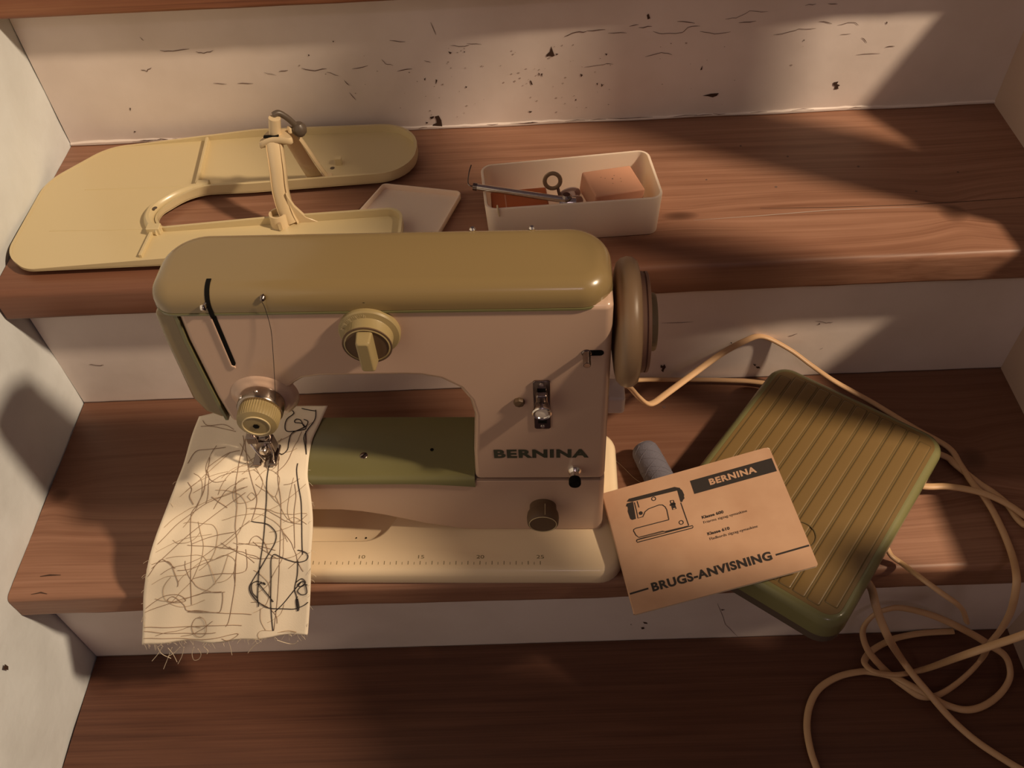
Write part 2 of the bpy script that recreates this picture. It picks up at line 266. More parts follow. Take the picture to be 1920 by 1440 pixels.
for k in (1, 0, -1, -2):
    y = k * G; z0 = k * R; z1 = (k + 1) * R - TH
    rs = link('riser', box(0, W, y, y + .02, z0 - .01, z1 + .002), stair, MT['riser'])
    f = lambda x, z, y=y: (x, y - .0004, z)
    rnd = random.Random(5 + k)
    cr = WEAR['crack'] if k == 1 else WEAR['crack1'] if k == 0 else WEAR['crack2'] if k == -1 else []
    for l in cr:
        pts = []
        for a, b in zip(l, l[1:]):
            for t in (0, .33, .66): pts.append((a[0] + (b[0] - a[0]) * t + rnd.uniform(-1, 1) * .0003, a[1] + (b[1] - a[1]) * t + rnd.uniform(-1, 1) * .0006))
        pts.append(tuple(l[-1]))
        link('paint_crack', ribbon(pts, rnd.uniform(.0004, .0008), f), rs, MT['crack'])
    ch = WEAR['chip'] if k == 1 else WEAR['chip1'] if k == 0 else WEAR['chip2'] if k == -1 else []
    for l in ch: link('paint_chip', flat(l, lambda x, z, y=y: (x, y - .0005, z)), rs, MT['chip'])
    if k == 1:                                                       # fine scuffs across the middle of the upper riser
        bm = bmesh.new()
        for i in range(90):
            x = rnd.gauss(.47, .10); z = R + rnd.uniform(.012, .085); s = rnd.uniform(.0004, .0010)
            flat([(x + s * math.cos(a) * rnd.uniform(.5, 1.6), z + s * math.sin(a) * rnd.uniform(.4, 1)) for a in (0, 1.2, 2.5, 3.8, 5)], f, bm)
        link('paint_scuffs', bm, rs, MT['dirt'], kind='stuff')
        # bead of old paint along the foot of the riser
        bm = bmesh.new(); rings = []
        for i in range(121):
            x = W * i / 120; h = .0034 + .0012 * math.sin(x * 31) * math.sin(x * 13 + 1) + rnd.uniform(-.0006, .0006); d = .0016 + .0006 * math.sin(x * 47)
            rings.append([(x, y, z0), (x, y - d, z0 + .0008), (x, y - d, z0 + h * .7), (x, y, z0 + h)])
        link('paint_bead', loft(rings, bm), rs, MT['riser'])
        bm = bmesh.new()
        for i in range(34):
            x = rnd.uniform(.05, .8); w = rnd.uniform(.006, .03)
            ribbon([(x, z0 + .0035 + rnd.uniform(-.001, .001)), (x + w / 2, z0 + .004 + rnd.uniform(-.001, .001)), (x + w, z0 + .0036)], .0007, lambda a, b: (a, y - .0023, b), bm)
        link('paint_bead_cracks', bm, rs, MT['crack'], kind='stuff')
    else:
        bm = ribbon([(W * i / 60, z0 + .0006 + rnd.uniform(0, .0006)) for i in range(61)], .0016, f, taper=False)
        link('dark_joint', bm, rs, MT['crack'])
# nail heads and scratches on the treads
for (x, y, z, r) in ((.581, -.0335, 0, .0016), (.7, .12, R, .0011), (.76, .10, R, .0012), (.80, .06, R, .0011), (.66, .14, R, .001), (.845, .085, R, .001), (.62, .09, R, .0009), (.68, .075, R, .0012)):
    link('nail_head', pxy(circ(x, y, r, 8), z - .001, z + .0002), stair, MT['crack'])
link('tread_scratch', ribbon([(.022, -.1965), (.030, -.1955), (.040, -.1958)], .0016, lambda x, y: (x, y, .0003)), stair, MT['chip'])
link('tread_scratch', ribbon([(.020, -.2135), (.028, -.212), (.034, -.2135)], .0012, lambda x, y: (x, y, .0003)), stair, MT['chip'])
link('tread_crack', ribbon([(.66, .0455), (.72, .0425), (.78, .0415), (.83, .0425), (.915, .046)], .0007, lambda x, y: (x, y, R + .0002)), stair, MT['chip'])
link('tread_crack', ribbon([(.60, .0330), (.66, .0355), (.72, .039), (.80, .0385)], .0008, lambda x, y: (x, y, R + .0002)), stair, MT['dirt'])
# walls: left plastered wall with a hand-made surface, right cheek with a sloping top
def plaster_wall(x, side):
    bm = bmesh.new(); ys = [-.9 + 1.75 * i / 140 for i in range(141)]; zs = [-.42 + 1.5 * i / 120 for i in range(121)]
    g = [[bm.verts.new((x + .0012 * math.sin(yy * 23 + zz * 9) * math.sin(zz * 31 - yy * 5) + .0008 * math.sin(yy * 71 + 2 * math.sin(zz * 40)), yy, zz)) for zz in zs] for yy in ys]
    for i in range(140):
        for j in range(120): bm.faces.new((g[i][j], g[i + 1][j], g[i + 1][j + 1], g[i][j + 1]))
    return bm
wl = link('wall_left', plaster_wall(-.0015, 0), None, MT['plaster'], ang=180, kind='structure')
link('wall_chip', flat([(-.266, -.030), (-.262, -.029), (-.2615, -.035), (-.264, -.037)], lambda y, z: (.0010, y, z)), wl, MT['chip'])
cheek = [(-.9, -.45), (-.9, .06), (-.6, .12), (-.25, .165), (-.175, .170), (-.095, .250), (.045, .272), (.10, .336), (.136, .374), (.7, .90), (.7, -.45)]
wr = link('wall_right', prism([(a, b) for a, b in cheek], lambda p: (W, p[0], p[1]), lambda p: (W + .045, p[0], p[1])), None, MT['cheek'], bevel=.004, kind='structure')
# baluster, foot newel and sloping handrail standing on the cheek; unseen wide plinth added to shade the lower tread
for k, (ya, yb, zb, zt) in enumerate(((-.026, .042, .20, .88), (-.62, -.335, -.45, .54), (-.170, -.138, .12, .77), (-.65, -.280, -.45, .35))):
    link('trim_%d' % (k + 1), pxy(rrect(.925, .975, ya, yb, .006), zb, zt), None, MT['plaster'], kind='structure')
rail = lambda y, d: .908 + .905 * y + d
link('trim_5', prism(rrect(.922, .978, -.05, .05, .012), lambda p: (p[0], -.60, rail(-.60, p[1])), lambda p: (p[0], .75, rail(.75, p[1]))), None, MT['plaster'], kind='structure')

# ---------------------------------------------------------------- sewing machine (local frame: x along the bed, y to the back)
RZ = math.radians(-2.11)
sm = empty('sewing_machine', (.30, -.20, 0), RZ, 'cream and olive green vintage sewing machine on the middle stair tread', 'sewing machine')
YF, YB = .027, .093
# base
def base_ring(z, i): return [(x, y, z) for x, y in rrect(-.13 + i, .224 - i, -.014 + i, .135 - i, (.012 - i * .6, .020 - i * .6, .020 - i * .6, .012 - i * .6))]
wellp = lambda i: rpoly([(-.118 + i, .0160 + i, .01), (.0185 - i, .0165 + i, .025), (.036 - i, .048, .02), (.036 - i, .088 - i, .01), (-.118 + i, .088 - i, .01)])
bm = loft([base_ring(0, .003), base_ring(.002, .0005), base_ring(.004, 0), base_ring(.0135, 0), base_ring(.0165, .0009), base_ring(.0187, .0028), base_ring(.0197, .005), base_ring(.02, .0075)], cap1=False)
loft([[(x, y, z) for x, y in wellp(i)] for z, i in ((.0090, .007), (.0094, .005), (.0110, .0030), (.0165, .0012), (.0192, .0002), (.02, -.0012))], bm, cap1=False)
bmesh.ops.triangle_fill(bm, use_beauty=True, edges=[e for e in bm.edges if e.is_boundary])
bs = link('base_plate', bm, sm, MT['base'], ang=60)
bm = bmesh.new()
for k in range(51):
    x = -.0943 + .005 * k
    if x > -.128: box(x - .0002 - .00008 * (k % 2 == 0), x + .0002 + .00008 * (k % 2 == 0), -.0062, -.0038 + .0009 * (k % 2 == 0), .0199, .0201, bm)
link('ruler_scale', bm, sm, MT['tick'])
for n, x in (('10', .0057), ('15', .0557), ('20', .1057), ('25', .1557)):
    text(n, .0062, lambda a, b, x=x: (x + a, -.0006 + b * .75, .0202), 'ruler_number', sm, MT['tick'], align='CENTER', xscale=1.1)
bm = flat(circ(-.004, .0255, .0007, 8), lambda x, y: (x, y, .0096)); flat(circ(.0045, .0255, .0009, 8), lambda x, y: (x, y, .0096), bm)
link('oil_speck', bm, sm, MT['black'])
# free arm and lower pillar in one casting
fa = [(.2075, .0935), (.2082, .0203), (.105, .0203), (.090, .0212), (.0772, .0248), (.0596, .030), (.0424, .0368), (.0253, .0435), (.0081, .0486), (-.0092, .0515), (-.032, .052), (-.095, .052), (-.106, .056), (-.112, .066), (-.112, .0905), (.1045, .0905), (.106, .0935)]
def round_right(bm, xmin, front, back):
    bm.edges.ensure_lookup_table()
    for yy, r in ((YF, front), (max(v.co.y for v in bm.verts), back)):
        if not r: continue
        es = [e for e in bm.edges if all(v.co.x > xmin and abs(v.co.y - yy) < 1e-5 for v in e.verts) and abs(e.verts[0].co.z - e.verts[1].co.z) > .01]
        bmesh.ops.bevel(bm, geom=es, offset=r, segments=7, profile=.5, affect='EDGES')
    return bm
link('free_arm', round_right(pxz(fa, YF, YB), .2, .005, .016), sm, MT['cream'], bevel=.0016, seg=3)
# bed plate
rings = []
for i in range(25):
    x = -.112 + .2175 * i / 24; dip = .0045 * max(0, (x - .05) / .056) ** 1.6 if x > .05 else 0
    s = [(.0888, .0915), (.0888, .0975), (.085, .0988)]
    s += [(.034, .0988), (.0296, .0981), (.0268, .0966), (.0254, .0946), (.0250, .0920 - dip), (.0268, .0905 - dip)]
    rings.append([(x, y, z - (.0008 * ((x - .03) / .08) if y > .06 and x > .03 else 0)) for y, z in s])
link('bed_plate', loft(rings), sm, MT['bed'], ang=50)
sw = link('bed_screw', lathe([(.0032, 0), (.0032, .0004), (.0027, .0008), (.00001, .0010)], (.0149, .0483, .0987), 'z', 20), sm, MT['dchrome'])
link('screw_slot', box(-.0028, .0028, -.0004, .0004, 0, .0011), sw, MT['black']); sw.children[0].location = (.0149, .0483, .0987); sw.children[0].rotation_euler.z = .9
link('bed_hole', flat(circ(.0697, .0537, .0015, 14), lambda x, y: (x, y, .0991)), sm, MT['black'])
# arm, head and upper pillar
ah = [(.2068, .284), (.2075, .0945), (.1058, .0945), (.1075, .13), (.1113, .175), (.109, .192), (.1027, .205), (.0907, .2146), (.078, .2182), (.0673, .219), (.0082, .2187), (-.0034, .2167), (-.0114, .2112), (-.0189, .2021), (-.027, .189), (-.0335, .175), (-.0385, .168), (-.045, .1665), (-.0675, .169), (-.0688, .178), (-.0707, .199), (-.0713, .2272), (-.0721, .2564), (-.0712, .284)]
body = link('arm_housing', round_right(pxz(ah, YF, YB - .003), .2, .0055, .018), sm, MT['cream'], bevel=.0045, seg=4)
link('pillar_seam', box(.107, .2040, YF + .0003, YB - .016, .0930, .0950), sm, MT['seam'])
# cover
def cov(z, i, x0=-.0888, x1=.2066): return [(x, y, z) for x, y in rrect(x0 + i, x1 - i, .0262 + i, .0905 - i, (.0175 - i, .021 - i, .028 - i, .030 - i), 10)]
Rc = .0128
rings = [cov(.2825, .0012), cov(.2828, 0), cov(.2865, 0)]
for i in range(1, 9):
    a = math.pi / 2 * i / 8; rings.append(cov(.2865 + Rc * math.sin(a), Rc * (1 - math.cos(a))))
cover = link('top_cover', loft(rings), sm, MT['green'], ang=60)
link('cover_lip', loft([cov(.2806, .0011), cov(.2806, -.0003), cov(.2822, -.0003), cov(.2826, .0011)]), sm, MT['bed'], ang=30)
# take-up slot on cover and face: dark strips with its shade painted in
path = [(.0400, .2993)] + [(.0390 - .0128 * math.sin(a), .2865 + .0128 * math.cos(a)) for a in [math.pi / 2 * i / 8 for i in range(9)]] + [(.0260, .2830), (.0258, .2800)]
def strip(xa, xb, path, n0, lift):
    bm = bmesh.new(); A = []
    for k, (y, z) in enumerate(path):
        a = Vector(path[max(k - 1, 0)]); b = Vector(path[min(k + 1, len(path) - 1)]); d = (b - a).normalized(); nn_ = Vector((d.y, -d.x))
        A.append([(x, y + nn_.x * lift, z + nn_.y * lift) for x in (xa, xb)] + [(x, y - nn_.x * .002, z - nn_.y * .002) for x in (xb, xa)])
    return loft(A, bm)
link('cover_slot', strip(-.0492, -.0462, path, 0, .0004), sm, MT['black'], ang=20)
link('face_slot', pxz(rpoly([(-.0492, .2805, 0), (-.0462, .2805, 0), (-.0462, .2345, .001), (-.0474, .2318, .001), (-.0492, .2330, .001)], 3), YF - .0004, YF + .001), sm, MT['black'])
link('slot_lip', pxz([(-.0504, .2790), (-.0492, .2790), (-.0492, .2330), (-.0474, .2316), (-.0470, .2302), (-.0496, .2306), (-.0504, .2330)], YF - .0011, YF + .003), sm, MT['cream'], bevel=.0004)
tl = link('take_up_lever', tube([(-.0485, .036, .288), (-.0492, .028, .2895), (-.0502, .0245, .2895)], .0013, .0022, n=8), sm, MT['chrome'])
link('lever_eye', lathe([(.0005, -.0012), (.0020, -.0012), (.0023, 0), (.0020, .0012), (.0005, .0012)], (-.0505, .0240, .2898), 'x', 16), tl, MT['chrome'])
gp = link('thread_guide_pin', lathe([(.0009, .006), (.0009, 0), (.0017, -.0006), (.0021, -.0022), (.0014, -.0038), (.00005, -.0042)], (-.0120, .0290, .2945), 'y', 16), sm, MT['dchrome'])
for x in (.1165, .1555):
    link('spool_pin', lathe([(.0012, -.012), (.0012, .001), (.0020, .0018), (.0021, .0034), (.0012, .0046), (.00005, .0048)], (x, .085, .2953), 'z', 14), sm, MT['chrome'])
# green face plate on the head's left end
fp = [(-.0712, .2815), (-.0872, .2815), (-.0888, .255), (-.0893, .220), (-.0898, .195), (-.085, .180), (-.0745, .1725), (-.0685, .1728), (-.0700, .190), (-.0715, .2272), (-.0722, .2564)]
link('face_plate', pxz(fp, YF + .0015, YB + .001), sm, MT['green'], bevel=.004, seg=3)
link('face_plate_trim', pxz([(-.0712, .281), (-.0735, .281), (-.0745, .2564), (-.0738, .2272), (-.0725, .19), (-.0712, .1732), (-.0690, .1732), (-.0702, .19), (-.0716, .2272), (-.0722, .2564)], YF - .0004, YF + .004), sm, MT['bed'])
link('face_plate_grip', pxz(rpoly([(-.084, .262, .006), (-.0925, .248, .01), (-.0945, .216, .01), (-.0880, .192, .008), (-.083, .21, 0), (-.083, .24, 0)]), YF + .012, YB - .014), sm, MT['green'], bevel=.003)
# boss and tension dial
tx, tz = -.0365, .1985
link('tension_boss', lathe([(.0245, .004), (.0225, -.0003), (.0200, -.0012), (.0182, -.0024), (.0172, -.0034), (.016, -.0036)], (tx, YF, tz), 'y', 48), sm, MT['cream'], ang=70)
td = link('tension_dial', lathe([(.0146, 0), (.0146, -.0042), (.0144, -.0085), (.0136, -.0108), (.0098, -.0120), (.0096, -.0115), (.0092, -.0115), (.0090, -.0121), (.00005, -.0125)], (tx, YF - .0128, tz - .001), 'y', 96, knurl=((0, 1, 2), .0005)), sm, MT['dial'], ang=30)
link('chrome_collar', lathe([(.0160, 0), (.0160, -.0092), (.0155, -.0100), (.0140, -.0102)], (tx, YF - .0030, tz), 'y', 48), td, MT['collar'])
link('dial_ring', lathe([(.0098, 0), (.0098, -.0009), (.0091, -.0009), (.0091, 0)], (tx, YF - .0247, tz - .001), 'y', 40), td, MT['table'])
link('dial_socket', lathe([(.0024, 0), (.0024, -.0003)], (tx, YF - .0255, tz - .001), 'y', 6), td, MT['black'])
link('collar_pin', lathe([(.0011, 0), (.0011, -.002), (.0007, -.0026)], (tx - .0110, YF - .0085, tz + .0115), 'y', 10), td, MT['chrome'])
link('collar_pin', lathe([(.0010, 0), (.0010, .001), (.0006, .0014)], (tx + .001, YF - .0085, tz + .0158), 'z', 10), td, MT['chrome'])
# needle bar, presser foot
px, py = -.0645, .046
pf = link('presser_foot', lathe([(.0032, .172), (.0032, .118)], (px + .006, py + .006, 0), 'z', 14), sm, MT['chrome'])
link('needle_bar', lathe([(.0028, .176), (.0028, .130), (.0010, .128), (.0007, .106)], (px - .002, py - .002, 0), 'z', 12), pf, MT['chrome'])
link('needle_clamp', box(px - .006, px + .003, py - .007, py + .003, .127, .135), pf, MT['dchrome'], bevel=.001)
link('clamp_screw', lathe([(.0030, 0), (.0034, .003), (.0034, .006), (.0015, .008)], (px + .003, py - .002, .131), 'x', 14), pf, MT['dchrome'])
link('foot_shank', pxz([(px - .001, .124), (px + .011, .124), (px + .012, .112), (px + .009, .107), (px - .004, .107), (px - .004, .116)], py - .003, py + .006), pf, MT['dchrome'], bevel=.0012)
for s in (-1, 1):
    link('foot_toe', pxy([(px + .003 + s * .0062 - .0032, py - .012), (px + .003 + s * .0062 + .0032, py - .012), (px + .003 + s * .0062 + .0034, py + .008), (px + .003 + s * .0062 - .0034, py + .008)], .1045, .1075), pf, MT['dchrome'], bevel=.0009)
link('foot_screw', lathe([(.0035, 0), (.0035, -.004), (.0028, -.005)], (px + .004, py - .003, .117), 'y', 14), pf, MT['chrome'])
link('foot_spring', tube([(px - .004, py - .006, .126), (px + .001, py - .010, .120), (px + .004, py - .011, .112), (px + .002, py - .010, .107)], .0009), pf, MT['chrome'])
link('foot_spring', tube([(px + .009, py - .004, .123), (px + .011, py - .007, .116), (px + .010, py - .009, .108)], .0008), pf, MT['chrome'])
# zigzag width dial
zx, zz = .0508, .2651
zd = link('stitch_dial', lathe([(.0198, .001), (.0200, -.0030), (.0192, -.0042), (.0157, -.0052), (.0157, -.0056), (.0155, -.0125), (.0150, -.0143), (.0140, -.0148), (.0136, -.0142), (.00005, -.0142)], (zx, YF, zz), 'y', 90, knurl=((4, 5), .0004)), sm, MT['dial'], ang=30)
link('dial_edge', lathe([(.0157, 0), (.0160, -.0004), (.0160, -.0012), (.0152, -.0012)], (zx, YF - .0132, zz), 'y', 60), zd, MT['brown'])
link('dial_grip', loft([[(zx + x, YF - yy, zz + z) for x, z in rrect(-.0052 + i, .0052 - i, -.0150 + i, .0128 - i, .0015)] for yy, i in ((.0135, 0), (.0230, .0007), (.0245, .0018))]), zd, MT['dial'], bevel=.0006)
bm = bmesh.new()
for k in range(17):
    a = math.radians(92 + k * 4.4); r0, r1 = .0186, .0172 if k % 4 else .0164
    ribbon([(zx + r0 * math.cos(a), zz + r0 * math.sin(a)), (zx + r1 * math.cos(a), zz + r1 * math.sin(a))], .00035, lambda x, z: (x, YF - .0049, z), bm, False)
link('dial_scale', bm, zd, MT['table'])
for k, s in enumerate('01234'):
    a = math.radians(90 + k * 17.6)
    text(s, .0040, lambda x, y, a=a: (zx + .0170 * math.cos(a) + (x * math.cos(a - 1.57) - (y - .0014) * math.sin(a - 1.57)), YF - .0054, zz + .0170 * math.sin(a) + (x * math.sin(a - 1.57) + (y - .0014) * math.cos(a - 1.57))), 'dial_number', zd, MT['table'], align='CENTER')
link('dial_mark', box(zx - .0006, zx + .0006, YF - .0005, YF + .001, zz + .0202, zz + .0245), sm, MT['black'])
# reverse lever
lp = link('lever_plate', pxz(rrect(.1542, .1662, .1610, .2138, .0022), YF - .0014, YF + .001), sm, MT['dchrome'], bevel=.0005)
for z in (.2105, .1642): link('plate_screw', lathe([(.0016, 0), (.0014, -.0007), (.00005, -.0010)], (.1602, YF - .0014, z), 'y', 14), lp, MT['chrome'])
link('lever_slot', box(.1571, .1633, YF - .0016, YF - .001, .168, .2065), lp, MT['black'])
lv = link('reverse_lever', lathe([(.0042, 0), (.0048, -.003), (.0056, -.007), (.0060, -.0105), (.0058, -.0115)], (.1602, YF - .001, .1935), 'y', 28), lp, MT['dchrome'])
link('lever_ring', lathe([(.0058, 0), (.0066, -.0005), (.0068, -.0018), (.0060, -.0026), (.0050, -.0022), (.0046, -.0014), (.00005, -.0012)], (.1602, YF - .0115, .1935), 'y', 28), lv, MT['chrome'])
link('lever_button', lathe([(.0046, 0), (.0044, -.0006), (.00005, -.0010)], (.1602, YF - .0126, .1935), 'y', 24), lv, MT['plug'])
link('lever_arm', box(.1560, .1644, YF - .007, YF - .001, .1930, .2045), lp, MT['dchrome'], bevel=.002)
link('stop_button', lathe([(.0040, 0), (.0040, -.0022), (.0034, -.0030), (.00005, -.0031)], (.1442, YF, .1915), 'y', 8), sm, MT['brown'])
# upper pin in its oval slot
link('pin_slot', pxz(rrect(.1870, .2018, .2380, .2432, .0025), YF - .0003, YF + .0005), sm, MT['black'])
pn = link('length_pin', lathe([(.0034, .001), (.0034, -.0005), (.0026, -.001), (.0026, -.0105), (.0024, -.0112)], (.1905, YF, .2405), 'y', 20), sm, MT['dchrome'])
link('pin_tip', lathe([(.0021, 0), (.00005, -.0001)], (.1905, YF - .0113, .2405), 'y', 16), pn, MT['clutch'])
# pull knob and lower knob
pk = link('pull_knob', lathe([(.0054, .001), (.0054, -.002), (.0048, -.003), (.0036, -.0045), (.0034, -.009)], (.1838, YF, .1085), 'y', 28), sm, MT['chrome'])
link('knob_cap', lathe([(.0040, -.0085), (.0046, -.010), (.0047, -.0135), (.0042, -.0145), (.00005, -.0146)], (.1838, YF, .1085), 'y', 28), pk, MT['black'])
bk = link('feed_knob', lathe([(.0108, .001), (.0110, -.0035), (.0114, -.0055), (.0126, -.0075), (.0130, -.011), (.0126, -.0160), (.0118, -.0172), (.00005, -.0173)], (.1585, YF, .0565), 'y', 48), sm, MT['brown'])
link('knob_ring', lathe([(.0113, 0), (.0112, -.0005), (.0107, -.0005), (.0106, 0)], (.1585, YF - .0171, .0565), 'y', 40), bk, MT['table'])
link('knob_mark', box(.1602, .1606, YF - .0160, YF - .0060, .0686, .0696), bk, MT['table'])
# lettering
textfit('BERNINA', .1226, .1942, .1240, .0108, 0, 'brand_lettering', sm, MT['ink'], bold=.045, to3=lambda x, y: (x, YF - .0003, y), spacing=1.12)
# hand wheel
hy, hz, hx = .0574, .238, .2105
hw = link('hand_wheel', lathe([(.012, -.003), (.036, 0), (.0405, .0012), (.0435, .004), (.0446, .0078), (.0440, .0118), (.0418, .0146), (.0375, .0158), (.01, .0160)], (hx, hy, hz), 'x', 72), sm, MT['wheel'], ang=60)
link('clutch_disc', lathe([(.0345, .0155), (.0345, .0186), (.0335, .0189), (.0335, .0195), (.0345, .0198), (.0345, .0214), (.0338, .0219), (.01, .0220)], (hx, hy, hz), 'x', 72), hw, MT['clutch'], ang=30)
link('clutch_knob', lathe([(.0200, .0219), (.0200, .0262), (.0192, .0274), (.00005, .0276)], (hx, hy, hz), 'x', 72, knurl=((0, 1), .0004)), hw, MT['dial'], ang=30)
# plug in the pillar's right side
pg = link('mains_plug', box(.2075, .2222, .056, .078, .139, .158), sm, MT['plug'], bevel=.003)
link('side_screw', lathe([(.003, 0), (.003, .0008), (.00005, .001)], (.2078, .05, .170), 'x', 14), sm, MT['black'])
link('base_slot', box(.2110, .2122, .106, .112, .0199, .0203), sm, MT['black'])

# upper thread running from the guide pin to the dial
ut = link('sewing_thread', tube([(-.0120, .0240, .2938), (-.0116, .0245, .288), (-.0122, .0235, .27), (-.0155, .0215, .25), (-.0195, .0190, .228), (-.0225, .0160, .212), (-.0245, .0145, .204), (-.0265, .016, .192), (-.036, .030, .165), (-.0500, .038, .140), (-.0640, .042, .130)], .00022, n=5, sub=3), None, MT['tdark'], label='thin dark thread hanging from the guide pin down the machine head', category='thread')
ut.location = sm.location; ut.rotation_euler = sm.rotation_euler

# ---------------------------------------------------------------- embroidered cloth under the presser foot
CL = json.loads('''{"L":[[-0.1299,0.0884,0.101],[-0.1308,0.0681,0.101],[-0.1298,0.0394,0.101],[-0.1322,0.0215,0.0985],[-0.1494,0.013,0.0682],[-0.158,-0.006,0.0533],[-0.1651,-0.021,0.0373],[-0.1739,-0.032,0.0142],[-0.1794,-0.043,-0.0073],[-0.1858,-0.055,-0.032]],"R":[[-0.0223,0.0976,0.101],[-0.0265,0.0786,0.1005],[-0.0298,0.0593,0.1005],[-0.0277,0.0296,0.1],[-0.025,0.015,0.0909],[-0.0242,-0.001,0.0756],[-0.0269,-0.02,0.0562],[-0.0301,-0.031,0.0329],[-0.034,-0.042,0.0082],[-0.0377,-0.053,-0.0131]]}''')
def cr1(P, t):
    n = len(P) - 1; i = min(int(t * n), n - 1); f = t * n - i
    p0, p1, p2, p3 = [Vector(P[k]) for k in (max(i - 1, 0), i, i + 1, min(i + 2, n))]
    return .5 * ((2 * p1) + (-p0 + p2) * f + (2 * p0 - 5 * p1 + 4 * p2 - p3) * f * f + (-p0 + 3 * p1 - 3 * p2 + p3) * f ** 3)
def cloth_pt(u, v):
    a, b = cr1(CL['L'], v), cr1(CL['R'], v); p = a + (b - a) * u
    d = min(max((v - .33) / .3, 0), 1); n = Vector((0, -.75, .5))
    w = .0020 * math.sin(u * 9 + 1.2 + v * 2) + .0016 * math.sin(u * 21 + v * 5) + .0010 * math.sin(u * 5 - v * 9)
    p = p + n * w * (.25 + d)
    t = max(0, 1 - v / .10); p = p + Vector((0, .006 * math.sin(math.pi * u) * t, .0012 * t * math.sin(u * 7)))
    e = max(0, (u - .9) / .1); return p - n * .0012 * e * e
bm = bmesh.new(); NU, NV = 48, 72
g = [[bm.verts.new(cloth_pt(i / NU, j / NV) + Vector((0, 0, .0008 * random.uniform(-1, 1) if j == NV else 0))) for i in range(NU + 1)] for j in range(NV + 1)]
for j in range(NV):
    for i in range(NU): bm.faces.new((g[j][i], g[j][i + 1], g[j + 1][i + 1], g[j + 1][i]))
cl = link('embroidered_cloth', bm, None, MT['cloth'], ang=180, label='white cotton cloth covered in tangled dark stitching hanging under the presser foot', category='cloth')
so = cl.modifiers.new('thick', 'SOLIDIFY'); so.thickness = .0008; so.offset = 0
cl.location = sm.location; cl.rotation_euler = sm.rotation_euler
from mathutils.bvhtree import BVHTree
bvh = BVHTree.FromPolygons([v.co.copy() for v in cl.data.vertices], [tuple(p.vertices) for p in cl.data.polygons])
